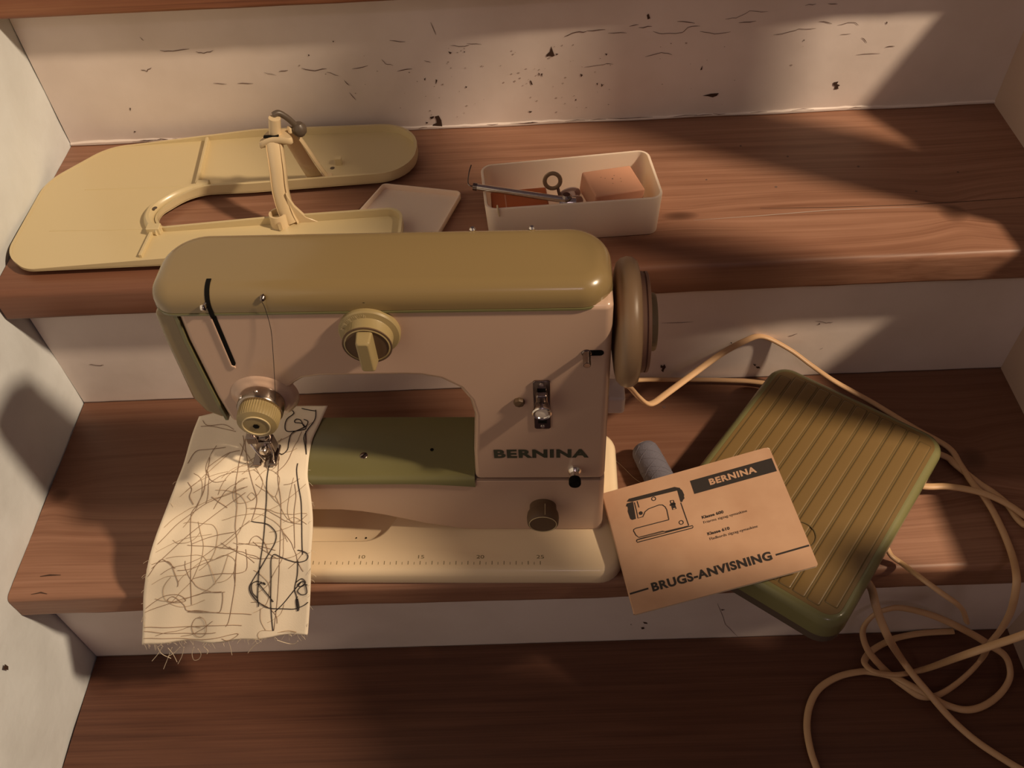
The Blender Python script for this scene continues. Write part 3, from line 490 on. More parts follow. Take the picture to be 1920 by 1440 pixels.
THR = json.loads('''{"dark":[[[-0.0736,0.003,0.0734],[-0.0704,0.0026,0.0727],[-0.0607,0.0013,0.0717],[-0.0547,-0.0029,0.0694],[-0.0531,-0.0066,0.0665],[-0.0549,-0.0112,0.062],[-0.0612,-0.0176,0.0543],[-0.067,-0.0224,0.0467],[-0.0711,-0.0249,0.0415],[-0.0765,-0.0282,0.0343],[-0.0799,-0.0307,0.0289],[-0.0799,-0.0334,0.0237],[-0.0765,-0.0367,0.0182],[-0.0726,-0.0389,0.0154],[-0.0673,-0.0407,0.0119],[-0.0583,-0.0398,0.0085],[-0.0476,-0.0387,0.0055],[-0.0385,-0.0376,0.0095],[-0.0341,-0.0365,0.0133]],[[-0.0569,-0.018,0.0549],[-0.0583,-0.0201,0.0522],[-0.0599,-0.0265,0.0412],[-0.0639,-0.0375,0.018],[-0.0655,-0.0434,0.005],[-0.0668,-0.0503,-0.0103]],[[-0.0578,-0.0185,0.0542],[-0.0551,-0.017,0.0563],[-0.0497,-0.0185,0.0541],[-0.044,-0.0191,0.0504],[-0.0382,-0.0189,0.0475],[-0.0317,-0.018,0.0485],[-0.0291,-0.0162,0.0518],[-0.031,-0.0141,0.0544],[-0.0372,-0.0132,0.0566]],[[-0.038,-0.0182,0.0489],[-0.0402,-0.0239,0.0363],[-0.0442,-0.0298,0.0238],[-0.0436,-0.0331,0.0164],[-0.0442,-0.0386,0.006]],[[-0.0426,-0.0272,0.0291],[-0.0372,-0.0253,0.0324],[-0.0343,-0.0273,0.0293],[-0.0382,-0.0288,0.0254],[-0.0413,-0.0279,0.0271],[-0.0359,-0.0267,0.0299],[-0.034,-0.0319,0.0211],[-0.0391,-0.0323,0.0184],[-0.042,-0.0305,0.0218],[-0.0362,-0.028,0.0273],[-0.0328,-0.0286,0.0275]],[[-0.0706,-0.0289,0.034],[-0.0741,-0.0287,0.0336],[-0.0779,-0.0299,0.0307],[-0.0782,-0.0334,0.0238],[-0.0746,-0.0364,0.0193],[-0.0748,-0.0401,0.0125]],[[-0.0698,-0.029,0.0341],[-0.0662,-0.0306,0.0321],[-0.0673,-0.0296,0.0336],[-0.0728,-0.0301,0.0312],[-0.071,-0.0302,0.0314],[-0.0655,-0.035,0.0235],[-0.0622,-0.0377,0.0167]],[[-0.0625,-0.0418,0.007],[-0.0545,-0.0368,0.013],[-0.0452,-0.0306,0.0221],[-0.0376,-0.0266,0.0297]],[[-0.0315,0.0937,0.101],[-0.0307,0.084,0.1005],[-0.0348,0.0735,0.1005],[-0.0366,0.0652,0.1006],[-0.0335,0.0552,0.1003],[-0.0315,0.0482,0.1002]],[[-0.0366,0.0388,0.101],[-0.0361,0.0314,0.1004],[-0.0332,0.0181,0.0919],[-0.0323,0.0115,0.0849],[-0.0329,0.0008,0.0724],[-0.0335,-0.0099,0.0597],[-0.0336,-0.0151,0.053]],[[-0.0581,0.0529,0.1009],[-0.0597,0.0427,0.1013],[-0.0591,0.0296,0.1006],[-0.0604,0.0181,0.0893],[-0.0622,0.0073,0.077],[-0.0643,-0.0079,0.0626],[-0.0674,-0.0193,0.0508],[-0.0711,-0.0276,0.0365],[-0.0751,-0.0382,0.0158]],[[-0.0532,0.0951,0.1004],[-0.0498,0.0907,0.1005],[-0.0544,0.0841,0.1008],[-0.0543,0.0755,0.1009],[-0.0511,0.0714,0.1007],[-0.0413,0.0725,0.1006],[-0.0366,0.0745,0.1006],[-0.0409,0.0798,0.1006],[-0.047,0.0809,0.1006],[-0.0468,0.0842,0.1005],[-0.0424,0.0831,0.1005],[-0.0387,0.0766,0.1006],[-0.0362,0.0766,0.1006]],[[-0.04,0.0841,0.1006],[-0.0362,0.0818,0.1006],[-0.037,0.0766,0.1006],[-0.0415,0.0735,0.1006],[-0.0474,0.0694,0.1006],[-0.0482,0.0611,0.1007],[-0.0475,0.053,0.1007],[-0.0506,0.0479,0.1009],[-0.0532,0.0489,0.1008]],[[-0.0361,0.0714,0.1006],[-0.0339,0.0592,0.1003],[-0.0317,0.0492,0.1002]],[[-0.044,0.0961,0.1003],[-0.0376,0.0941,0.1006],[-0.0316,0.0927,0.1009]],[[-0.0428,-0.0331,0.0164],[-0.0446,-0.0349,0.0129],[-0.0444,-0.0395,0.0043],[-0.0427,-0.0382,0.0071],[-0.043,-0.034,0.0147]]],"mid":[[[-0.088,0.0676,0.1007],[-0.0853,0.0594,0.1006],[-0.0849,0.0434,0.1006],[-0.0838,0.0298,0.1004],[-0.0856,0.0183,0.0864],[-0.087,0.0018,0.0709],[-0.0853,-0.0099,0.0628],[-0.0872,-0.0226,0.0503],[-0.0909,-0.0312,0.0331],[-0.0967,-0.0396,0.0148],[-0.102,-0.0464,-0.0002],[-0.1055,-0.0491,-0.0056]],[[-0.0846,0.0677,0.1006],[-0.0844,0.0594,0.1006],[-0.0772,0.039,0.1012],[-0.0714,0.0248,0.0992],[-0.0686,0.017,0.0882],[-0.0702,0.0109,0.0802],[-0.0735,0.0036,0.0739]],[[-0.0557,0.053,0.1008],[-0.052,0.0388,0.1011],[-0.0504,0.0252,0.0985],[-0.0489,0.0164,0.089],[-0.0487,0.0059,0.0791],[-0.0497,-0.0057,0.0679],[-0.0511,-0.017,0.0563],[-0.0543,-0.0269,0.0386],[-0.06,-0.0386,0.0131],[-0.0661,-0.0502,-0.0105]],[[-0.0369,0.0224,0.0968],[-0.0362,0.0158,0.0898],[-0.0383,0.0056,0.0795],[-0.0394,-0.0126,0.0581]],[[-0.1101,0.0455,0.1006],[-0.1085,0.0334,0.1011],[-0.11,0.021,0.0939],[-0.1196,0.0164,0.0779],[-0.126,0.012,0.0699],[-0.126,-0.0015,0.0613],[-0.1252,-0.0114,0.053],[-0.1307,-0.0273,0.0258],[-0.1341,-0.0353,0.0062]],[[-0.0764,-0.0106,0.0609],[-0.0739,-0.0069,0.064],[-0.0692,-0.0055,0.0647],[-0.0627,-0.0104,0.0606],[-0.0603,-0.0166,0.0556]],[[-0.087,0.0524,0.1006],[-0.0961,0.0493,0.1008],[-0.1041,0.0415,0.1007],[-0.109,0.0354,0.101]],[[-0.0854,0.0315,0.1007],[-0.096,0.028,0.1004],[-0.107,0.0227,0.097],[-0.1199,0.0198,0.0901]],[[-0.0748,0.0214,0.0958],[-0.0931,0.0198,0.087],[-0.1108,0.0168,0.08],[-0.1241,0.013,0.0713],[-0.1383,0.0066,0.0634],[-0.1477,-0.0015,0.0582],[-0.154,-0.007,0.0549]],[[-0.0771,0.0189,0.0911],[-0.0986,0.0143,0.0751],[-0.1122,0.0075,0.0679],[-0.1286,-0.0026,0.0601],[-0.1465,-0.0123,0.0482],[-0.1607,-0.0201,0.0393]],[[-0.0876,-0.0034,0.0673],[-0.1036,-0.0024,0.0611],[-0.1154,-0.0044,0.0584],[-0.1251,-0.0078,0.0563]],[[-0.1285,-0.0084,0.0557],[-0.1124,-0.0085,0.0543],[-0.0975,-0.0121,0.0573],[-0.0866,-0.0142,0.0593]],[[-0.0858,-0.0148,0.0587],[-0.0972,-0.0174,0.0538],[-0.1129,-0.0179,0.0451],[-0.1266,-0.021,0.0408],[-0.1382,-0.0223,0.0399]],[[-0.0788,-0.0137,0.0585],[-0.0805,-0.0244,0.0438],[-0.098,-0.0269,0.0435],[-0.114,-0.0246,0.0359],[-0.127,-0.0249,0.0315]],[[-0.1024,-0.0346,0.0277],[-0.1164,-0.0324,0.0218],[-0.1325,-0.032,0.0139],[-0.1446,-0.0343,0.0113],[-0.1766,-0.0381,-0.003]],[[-0.1017,-0.0351,0.0269],[-0.1031,-0.0385,0.0197],[-0.1065,-0.0426,0.0103],[-0.1113,-0.0432,0.0078],[-0.1297,-0.0384,0.0016],[-0.139,-0.0382,-0.0007],[-0.13,-0.0393,-0.0002],[-0.1113,-0.0432,0.0078],[-0.0922,-0.0426,0.0048],[-0.0821,-0.0432,0.0044]],[[-0.1806,-0.0449,-0.0171],[-0.1586,-0.046,-0.0146],[-0.1365,-0.045,-0.0144],[-0.1136,-0.0489,-0.0043],[-0.0925,-0.0477,-0.0065]],[[-0.1814,-0.0467,-0.0208],[-0.1599,-0.0487,-0.0203],[-0.1377,-0.0483,-0.0209],[-0.1148,-0.0519,-0.0109]],[[-0.1829,-0.05,-0.0274],[-0.1609,-0.0509,-0.0251],[-0.1387,-0.0512,-0.0263],[-0.1177,-0.0545,-0.0169],[-0.0981,-0.0513,-0.0141],[-0.0995,-0.0526,-0.0171],[-0.1067,-0.0547,-0.0202],[-0.111,-0.0544,-0.0171]],[[-0.1062,0.0187,0.0859],[-0.1013,0.0172,0.0794],[-0.095,0.0141,0.076]],[[-0.0992,0.0553,0.1009],[-0.1137,0.0534,0.1008],[-0.1229,0.0511,0.1013],[-0.1263,0.0392,0.1013]],[[-0.1253,0.083,0.1016],[-0.1197,0.0778,0.1015],[-0.1066,0.0791,0.101],[-0.0969,0.0738,0.1009]],[[-0.1254,0.0768,0.1015],[-0.1145,0.0769,0.1012],[-0.0947,0.0717,0.1009]],[[-0.175,-0.0362,0.0006],[-0.1562,-0.0319,0.0137],[-0.1432,-0.0319,0.0171],[-0.1382,-0.0338,0.0104],[-0.1466,-0.0352,0.0094],[-0.1532,-0.0341,0.0109],[-0.147,-0.0327,0.0153],[-0.1407,-0.0355,0.0066],[-0.1387,-0.0378,0.0003],[-0.1237,-0.0406,0.0025]],[[-0.16,-0.0183,0.0425],[-0.1503,-0.0161,0.0436],[-0.1432,-0.0185,0.043],[-0.14,-0.0265,0.0311],[-0.1414,-0.0288,0.0251]],[[-0.1653,-0.0238,0.0328],[-0.1535,-0.0156,0.0443],[-0.1468,-0.0169,0.0434],[-0.1398,-0.0211,0.0411]],[[-0.1226,0.0231,0.0993],[-0.1204,0.0208,0.0942],[-0.1242,0.0187,0.086],[-0.1231,0.0166,0.0776]],[[-0.0841,-0.0105,0.0623],[-0.0771,-0.0107,0.0611],[-0.0678,-0.0113,0.0591],[-0.0542,-0.0148,0.0587]]],"pale":[[[-0.0634,-0.0505,-0.0135],[-0.0552,-0.0489,-0.0132],[-0.0474,-0.0504,-0.0136],[-0.0634,-0.0505,-0.0135]],[[-0.0676,-0.0504,-0.0101],[-0.0755,-0.0511,-0.0087],[-0.0795,-0.0529,-0.0125],[-0.0785,-0.0551,-0.0171]],[[-0.0681,0.0248,0.0992],[-0.0597,0.033,0.1011],[-0.0492,0.0266,0.0992],[-0.0531,0.0168,0.0884],[-0.0594,0.019,0.0909],[-0.0682,0.0224,0.0972]],[[-0.0759,0.017,0.0882],[-0.0721,0.0186,0.0915],[-0.0694,0.017,0.0882],[-0.073,0.0151,0.0853],[-0.0759,0.017,0.0882]],[[-0.0284,0.0231,0.0958],[-0.0465,0.0127,0.0859],[-0.0621,0.0085,0.0781],[-0.0833,-0.0012,0.0699]],[[-0.0733,-0.0411,0.011],[-0.0749,-0.0466,0.0004],[-0.0722,-0.051,-0.0089]],[[-0.0379,0.0265,0.0993],[-0.0432,0.009,0.083],[-0.0405,0.0011,0.0748],[-0.0342,0.0027,0.0752],[-0.029,0.0011,0.0719]],[[-0.0469,0.0011,0.0749],[-0.0387,0.004,0.0777],[-0.0313,0.002,0.0734]],[[-0.0531,0.0168,0.0884],[-0.0451,0.0045,0.0784],[-0.0389,0.0012,0.0746]],[[-0.0886,0.0594,0.1007],[-0.0697,0.0347,0.1015],[-0.0565,0.0171,0.088],[-0.0499,0.0119,0.0843]],[[-0.0958,0.0265,0.0997],[-0.0862,0.0353,0.1009],[-0.0739,0.0388,0.1014],[-0.0638,0.0528,0.1012]],[[-0.0695,-0.0473,-0.0018],[-0.0592,-0.0424,0.0029],[-0.0548,-0.0376,0.0112]],[[-0.1316,0.0178,0.0874],[-0.1182,0.0225,0.0974],[-0.104,0.0278,0.1006],[-0.0918,0.0315,0.1009]],[[-0.1559,-0.0116,0.0502],[-0.1428,-0.0064,0.054],[-0.1285,-0.004,0.0592],[-0.1088,-0.0014,0.061]],[[-0.1644,-0.0263,0.0238],[-0.1483,-0.024,0.0332],[-0.1307,-0.0238,0.0361]]],"fringe":[[[-0.1674,-0.056,-0.033],[-0.1744,-0.057,-0.0437],[-0.1838,-0.058,-0.0561]],[[-0.1587,-0.056,-0.0329],[-0.1685,-0.057,-0.0519],[-0.1795,-0.058,-0.0731]],[[-0.1514,-0.056,-0.032],[-0.1596,-0.057,-0.0415],[-0.1662,-0.058,-0.0463]],[[-0.1624,-0.056,-0.0337],[-0.1612,-0.057,-0.0436],[-0.1622,-0.058,-0.0579]],[[-0.1392,-0.056,-0.0318],[-0.1444,-0.057,-0.0434],[-0.1457,-0.058,-0.0535],[-0.1396,-0.059,-0.049],[-0.1336,-0.06,-0.0364],[-0.132,-0.061,-0.0241]],[[-0.1303,-0.056,-0.0309],[-0.1285,-0.057,-0.0371],[-0.1303,-0.058,-0.0409]],[[-0.1071,-0.056,-0.0283],[-0.1079,-0.057,-0.0348],[-0.1091,-0.058,-0.0427]],[[-0.0826,-0.056,-0.0233],[-0.0886,-0.057,-0.0306],[-0.094,-0.058,-0.0384]],[[-0.1712,-0.056,-0.0338],[-0.1709,-0.057,-0.0437],[-0.165,-0.058,-0.0504]],[[-0.1479,-0.056,-0.0319],[-0.1546,-0.057,-0.0476],[-0.1628,-0.058,-0.0621]],[[-0.064,-0.056,-0.017],[-0.057,-0.057,-0.0205],[-0.05,-0.058,-0.0201],[-0.0446,-0.059,-0.0121]]]}''')
nn = Vector((0, -.75, .66))
for key, nm, mt, r in (('dark', 'black_stitching', 'tdark', .00036), ('mid', 'brown_thread', 'tmid', .00022), ('pale', 'grey_thread', 'tpale', .00018)):
    for l in THR[key]:
        if len(l) < 3: continue
        P = []
        for p in catmull(l, 5):
            c_, n_, _, _ = bvh.find_nearest(p)
            if n_.dot(nn) < 0: n_ = -n_
            P.append(c_ + n_ * (r + .0006))
        link(nm, tube(P, r, n=5, sub=1, up=(.3, -.6, .7)), cl, MT[mt])
rnd = random.Random(11)
for k in range(46):
    u, v = rnd.uniform(.05, .9), rnd.uniform(.22, .97); a = rnd.choice((.2, 2.9, 1.4, -.4, .6)) + rnd.uniform(-.3, .3); turn = rnd.uniform(-.25, .25) * (3 if k % 5 == 0 else 1); P = []
    for t in range(rnd.randint(6, 16)):
        P.append(tuple(cloth_pt(min(max(u, .02), .97), min(max(v, .03), .985))))
        u += .040 * math.cos(a); v += .026 * math.sin(a); a += turn + rnd.uniform(-.22, .22)
        if not (.02 < u < .97 and .03 < v < .985): break
    if len(P) < 4: continue
    Q = []
    for p in catmull(P, 4):
        c_, n_, _, _ = bvh.find_nearest(p)
        if n_.dot(nn) < 0: n_ = -n_
        Q.append(c_ + n_ * .0008)
    link('brown_thread' if k % 2 else 'grey_thread', tube(Q, .00019, n=4, sub=1, up=(.3, -.6, .7)), cl, MT['tmid' if k % 2 else 'tpale'])
for l in THR['fringe']: link('loose_thread', tube(l, .00028, n=5, sub=5), cl, MT['fringe'])
bm = bmesh.new(); rnd = random.Random(3)
for i in range(110):
    if i < 60: p = cloth_pt(rnd.random(), 1)
    else: p = cloth_pt(rnd.choice((0, 1)), rnd.uniform(.3, 1))
    q = p + Vector((rnd.uniform(-.004, .004), rnd.uniform(-.004, 0), rnd.uniform(-.006, .001)))
    tube([p, (p + q) / 2 + Vector((rnd.uniform(-.001, .001), 0, .0005)), q], .00013, n=3, sub=2, bm=bm)
link('frayed_edge', bm, cl, MT['fringe'], kind='stuff')

# ---------------------------------------------------------------- extension table on the upper tread
et = empty('extension_table', (.17, .09, R), 0, 'pale yellow plastic extension table with U cutout lying upside down on the upper tread', 'extension table')
off = Vector((-.17, -.09, 0))
out = [(.026, -.0050, .022), (.0018, .016, .035), (.0020, .120, .05), (.048, .1745, .045), (.197, .1815, .2), (.355, .1795, .038), (.3525, .1005, .036), (.205, .0925, .2), (.150, .092, .04), (.122, .060, .03), (.1345, .0400, .008), (.24, .0445, 0), (.3475, .0492, .014), (.3475, .004, .014), (.20, -.004, .1)]
pl = [(x - .17, y - .09) for x, y in rpoly(out, 8)]
tp = link('table_plate', pxy(pl, .0055, .0085), et, MT['table'], bevel=.0012, seg=2)
def inset(P, d):
    o = []; n = len(P)
    for i in range(n):
        a = Vector(P[i - 1]); b = Vector(P[(i + 1) % n]); t = (b - a).normalized(); o.append((P[i][0] - t.y * d, P[i][1] + t.x * d))
    return o
area = sum(pl[i - 1][0] * pl[i][1] - pl[i][0] * pl[i - 1][1] for i in range(len(pl)))
pin_ = inset(pl, .0024 if area > 0 else -.0024)
def rh(x): x += .17; t = min(max((x - .10) / .07, 0), 1); return .0088 + .0072 * t * t * (3 - 2 * t)
link('table_rim', loft([[(x, y, .006) for x, y in pl], [(x, y, rh(x)) for x, y in pl], [(x, y, rh(x)) for x, y in pin_], [(x, y, .006) for x, y in pin_]], cap0=False, cap1=False), et, MT['table'], ang=40)
link('table_foot', pxy(circ(.03 - .17 + .03, .05 - .09, .008), .0002, .0058), et, MT['table']); link('table_foot', pxy(circ(.30 - .17, .15 - .09, .008), .0002, .0058), et, MT['table']); link('table_foot', pxy(circ(.05 - .17, .15 - .09, .008), .0002, .0058), et, MT['table']); link('table_foot', pxy(circ(.30 - .17, .025 - .09, .008), .0002, .0058), et, MT['table'])
def wallseg(a, b, w, z0, z1, name):
    a, b = Vector(a), Vector(b); d = (b - a).normalized(); n = Vector((-d.y, d.x)) * w / 2
    return link(name, pxy([tuple(a + n - Vector((.17, .09))), tuple(b + n - Vector((.17, .09))), tuple(b - n - Vector((.17, .09))), tuple(a - n - Vector((.17, .09)))], z0, z1), et, MT['table'], bevel=.0006, seg=2)
wallseg((.146, .174), (.152, .100), .0028, .008, .0145, 'cross_rib'); wallseg((.126, .040), (.124, .004), .0028, .008, .0120, 'cross_rib')
wallseg((.044, .105), (.136, .103), .0009, .0082, .0089, 'moulded_line'); wallseg((.030, .046), (.122, .0425), .0009, .0082, .0089, 'moulded_line')
# collar round the end of the cutout
ar = [(.160, .0965), (.148, .095), (.134, .086), (.122, .071), (.1195, .056), (.125, .043), (.134, .036)]
link('cutout_collar', tube([(x - .17 - .0012, y - .09, .0105) for x, y in ar], .0045, .0050, n=10, sub=5), et, MT['table'])
for x, y in ((.158, .099), (.128, .038)): link('corner_block', pxy(rrect(x - .006 - .17, x + .006 - .17, y - .004 - .09, y + .004 - .09, .001), .008, .0155), et, MT['table'], bevel=.001)
link('collar_hole', flat(circ(.1235 - .17, .063 - .09, .0022, 10), lambda x, y: (x, y, .0157)), et, MT['knob'])
# arched bracket with clamp
ox, oy = -.17, -.09
br = empty('clamp_bracket'); br.parent = et
armp = [(.2410, .0435, .012), (.2425, .046, .030), (.2438, .050, .048), (.2440, .056, .062), (.2440, .063, .074), (.2440, .069, .082)]
armp = [(.2475, .0425, .010), (.2450, .0440, .022), (.2440, .0480, .040), (.2450, .0535, .056), (.2450, .060, .068), (.2445, .0675, .0785)]
link('front_leg', tube([(x + ox, y + oy, z) for x, y, z in armp], .0066, .0042, n=14, up=(0, -1, .4), taper=lambda t: 1.1 - .15 * math.sin(t * 3.14)), br, MT['arm'])
link('leg_flange', tube([(x + ox - .0058, y + oy + .003, z - .001) for x, y, z in armp], .0013, .0065, n=8, up=(0, -1, .4)), br, MT['arm'])
link('leg_flange', tube([(x + ox + .0062, y + oy + .002, z - .001) for x, y, z in armp], .0012, .0050, n=8, up=(0, -1, .4)), br, MT['arm'])
link('leg_gusset', pxz([(.2475 + ox, .008), (.272 + ox, .008), (.262 + ox, .014), (.2545 + ox, .026), (.250 + ox, .040)], .0425 + oy, .0455 + oy), br, MT['arm'], bevel=.0008)
sk = link('screw_socket', lathe([(.0088, .008), (.0080, .019), (.0077, .0205), (.0060, .0205), (.0056, .012), (.00005, .012)], (.2385 + ox, .0420 + oy, 0), 'z', 28), br, MT['arm'], ang=30)
link('socket_screw', tube([(.2405 + ox, .0325 + oy, .010), (.2405 + ox, .0325 + oy, .0165)], .0016, n=8), br, MT['chrome'])
rings = []
for (z, k) in ((.0765, .0), (.0775, .001), (.0810, .001), (.0825, 0)):
    rings.append([(.2455 + ox + (.0135 + k) * math.cos(a) * (1 + .12 * math.cos(a)), .0690 + oy + (.0062 + k) * math.sin(a) - .004 * math.cos(a) ** 2, z + .0015 * math.cos(a) - .004 * math.cos(a) ** 2) for a in [2 * math.pi * i / 32 for i in range(32)]])
link('top_flange', loft(rings), br, MT['arm'], ang=50)
link('flange_slot', box(.2385 + ox, .2510 + ox, .0632 + oy, .0662 + oy, .0815, .0826), br, MT['black'])
link('top_post', tube([(.2465 + ox, .070 + oy, .080), (.2500 + ox, .0705 + oy, .0955)], .0050, n=16), br, MT['arm'])
rl = [(.2515, .0735, .0815), (.2530, .0790, .0760), (.2555, .0880, .0560), (.2580, .0985, .0300), (.2600, .1085, .0085)]
link('rear_leg', tube([(x + ox, y + oy, z) for x, y, z in rl], .0068, .0013, n=10, up=(0, .9, .4), taper=lambda t: .8 + .3 * t), br, MT['arm'])
link('rear_leg_flange', tube([(x + ox + .0062 + .0012 * k, y + oy + .001, z) for k, (x, y, z) in enumerate(rl)], .0012, .0032, n=8, up=(0, .9, .4)), br, MT['arm'])
link('rear_foot', pxy(rrect(.2520 + ox, .2760 + ox, .1045 + oy, .1125 + oy, .002), .008, .0105), br, MT['arm'], bevel=.0008)
ts = link('thumb_lever', tube([(.2485 + ox, .073 + oy, .0965), (.2530 + ox, .0755 + oy, .0968), (.2590 + ox, .077 + oy, .0905), (.2640 + ox, .079 + oy, .0810)], .0026, n=12), br, MT['knob'])
link('lever_ball', lathe([(.0004, -.0062), (.0035, -.0056), (.0058, -.0028), (.0062, 0), (.0058, .0028), (.0035, .0056), (.0004, .0062)], (.2655 + ox, .079 + oy, .0785), 'z', 24), ts, MT['knob'])
link('brace_post', pxy(rrect(.277 + ox, .283 + ox, .125 + oy, .131 + oy, .001), .008, .0155), et, MT['table'])
link('plate_hole', flat(circ(.2745 + ox, .1215 + oy, .0022, 12), lambda x, y: (x, y, .0087)), et, MT['knob'])

# ---------------------------------------------------------------- tray lid, accessory box and what is in it
def quad_tray(name, pts, z0, h, t, r, mats, label, category, taper=0, floor=.0015):
    c = Vector((sum(p[0] for p in pts) / 4, sum(p[1] for p in pts) / 4))
    P = [(p[0] - c.x, p[1] - c.y, r) for p in pts]
    outer = rpoly(P, 6); a = sum(outer[i - 1][0] * outer[i][1] - outer[i][0] * outer[i - 1][1] for i in range(len(outer))); s = 1 if a > 0 else -1
    inner = inset(outer, t * s); ob = inset(outer, taper * s); ib = inset(outer, (t + taper) * s); ob2 = inset(outer, (taper + .0015) * s)
    z = lambda P, h: [(x, y, h) for x, y in P]
    return link(name, loft([z(ob2, 0), z(ob, .0015), z(outer, h - .0006), z(inset(outer, .0004 * s), h), z(inner, h), z(ib, floor)]), None, mats, ang=50, label=label, category=category), c
ld, c = quad_tray('box_lid', [(.2965, .0400), (.3240, .0975), (.3975, .0800), (.3720, .0050)], 0, .0068, .0016, .005, MT['milky'], 'shallow milky plastic box lid lying partly under the yellow extension table', 'lid')
ld.location = (c.x, c.y, R + .0001)
bx, c = quad_tray('accessory_box', [(.4213, .0077), (.4162, .0710), (.5630, .0835), (.5694, .0140)], 0, .040, .0022, .010, MT['milky'], 'open milky plastic accessory box holding sewing tools and a pink block', 'box', taper=.002, floor=.0025)
bx.location = (c.x, c.y, R + .0001)
BXZ = R + .0027
er = link('rubber_block', box(-.0225, .0225, -.0170, .0170, 0, .019), None, MT['eraser'], bevel=.0016, label='pink rubber block resting at the right end of the milky box', category='rubber block')
er.location = (.5275, .0440, BXZ + .0165); er.rotation_euler = (.05, .10, math.radians(17))
bm = flat(circ(0, .002, .0006, 8), lambda x, y: (x, y, .0192))
for dx, dy in ((-.006, .004), (.007, .001), (-.002, -.004), (-.009, .006), (.003, .006), (.006, -.003)): flat(circ(dx, dy, .0004, 6), lambda x, y: (x, y, .0192), bm)
link('pin_pricks', bm, er, MT['crack'])
og = link('orange_case', box(-.024, .024, -.012, .012, 0, .029), None, MT['orange'], bevel=.002, label='orange plastic case lying in the left end of the milky box', category='case')
og.location = (.4495, .0345, BXZ); og.rotation_euler.z = math.radians(4)
link('case_band', box(-.0125, -.0115, -.0122, .0122, .0002, .0292), og, MT['eraser'])
def seg_tube(name, a, b, r, m, parent=None, n=18, **k):
    return link(name, tube([a, (Vector(a) + Vector(b)) / 2, b], r, n=n, sub=2), parent, m, ang=50, **k)
sd = empty('metal_driver', (.448, .026, BXZ + .036), 0, 'polished metal tube tool leaning out over the left edge of the milky box', 'tool')
A, B = Vector((.4125, .0345, R + .0445)), Vector((.4880, .0165, R + .0405)); o3 = Vector(sd.location)
seg_tube('tube_shaft', A - o3, B - o3, .0028, MT['chrome'], sd)
dv = (B - A).normalized()
seg_tube('tube_collar', A - o3 - dv * .0012, A - o3 + dv * .0022, .0033, MT['dchrome'], sd)
link('tool_wire', tube([A - o3 - dv * .001, A - o3 - dv * .0055 + Vector((0, .001, .001)), A - o3 - dv * .0060 + Vector((.001, .012, .004)), A - o3 - dv * .0040 + Vector((.001, .021, .006))], .00055, n=6), sd, MT['dchrome'])
rg = empty('key_screwdriver', (.478, .041, BXZ + .030), 0, 'small key shaped screwdriver with a round ring handle standing in the box', 'screwdriver')
ringp = [(.0066 * math.cos(a), .002 * math.sin(a) + .0006, .0062 * math.sin(a) + .009) for a in [2 * math.pi * i / 24 for i in range(25)]]
link('ring_handle', tube(ringp, .0018, .0012, n=8, sub=1, up=(0, -1, .3)), rg, MT['bronze'])
link('key_blade', tube([(.004, 0, .004), (.006, -.004, -.004), (.009, -.010, -.014)], .0014, n=8), rg, MT['dchrome'])
cp = empty('clamp_piece', (.4885, .0185, BXZ), 0, 'small dark metal screw clamp in the middle of the milky box', 'clamp')
link('clamp_body', lathe([(.0055, 0), (.0058, .030), (.0045, .035), (.0045, .040), (.0030, .042)], (0, 0, 0), 'z', 20), cp, MT['dchrome'])
link('clamp_screw', lathe([(.0042, -.007), (.0046, -.004), (.0046, .004), (.0042, .007)], (.001, -.001, .034), 'x', 16), cp, MT['chrome'])
link('clamp_rod', tube([(.004, .002, .036), (-.012, -.004, .031), (-.029, -.006, .027)], .0011, n=8), cp, MT['core'])
bo = link('bobbin', lathe([(.0058, -.0048), (.0102, -.0048), (.0102, -.0038), (.0062, -.0036), (.0062, .0036), (.0102, .0038), (.0102, .0048), (.0058, .0048)], (0, 0, 0), 'y', 30), None, MT['core'], ang=30, label='pale round bobbin standing on edge beside the pink block', category='bobbin')
bo.location = (.4930, .0400, BXZ + .0205); bo.rotation_euler = (.3, 0, .25)
link('bobbin_core', lathe([(.0057, -.0040), (.0057, .0040)], (0, 0, 0), 'y', 24), bo, MT['black'])
hk = link('brass_hook', tube([(0, .004, -.006), (.0002, .0022, .0008), (.0005, -.0005, .0018), (.0012, -.0022, -.003), (.0016, -.0022, -.0065)], .0007, n=8), None, MT['arm'], label='tiny brass hook clipped over the front rim of the milky box', category='hook')
hk.location = (.4310, .0094, R + .0405)

# ---------------------------------------------------------------- foot pedal
PA = math.radians(51.4)
pd = empty('foot_pedal', (.6825, -.1515, 0), PA, 'olive green ribbed foot pedal lying skewed over the edge of the middle tread', 'foot pedal')
hl, hw_ = .1105, .0810                                        # half length along local x, half width along local y
def pr(z, i, r=.019): return [(x, y, z) for x, y in rrect(-hl + i, hl - i, -hw_ + i, hw_ - i, max(r - i, .004), 8)]
link('pedal_base', loft([pr(.004, .003), pr(.006, .001), pr(.016, .001), pr(.016, .003)]), pd, MT['knob'], ang=40)
link('pedal_housing', loft([pr(.0165, .001), pr(.0170, 0), pr(.0330, 0), pr(.0362, .0006), pr(.0386, .0022), pr(.0400, .0045), pr(.0404, .0065)]), pd, MT['pedalg'], ang=60)
link('pedal_top', loft([pr(.0402, .0066), pr(.0407, .0070), pr(.0408, .0085)]), pd, MT['pedal'], ang=40)
NR = 12; wid = 2 * (hw_ - .0095) / NR
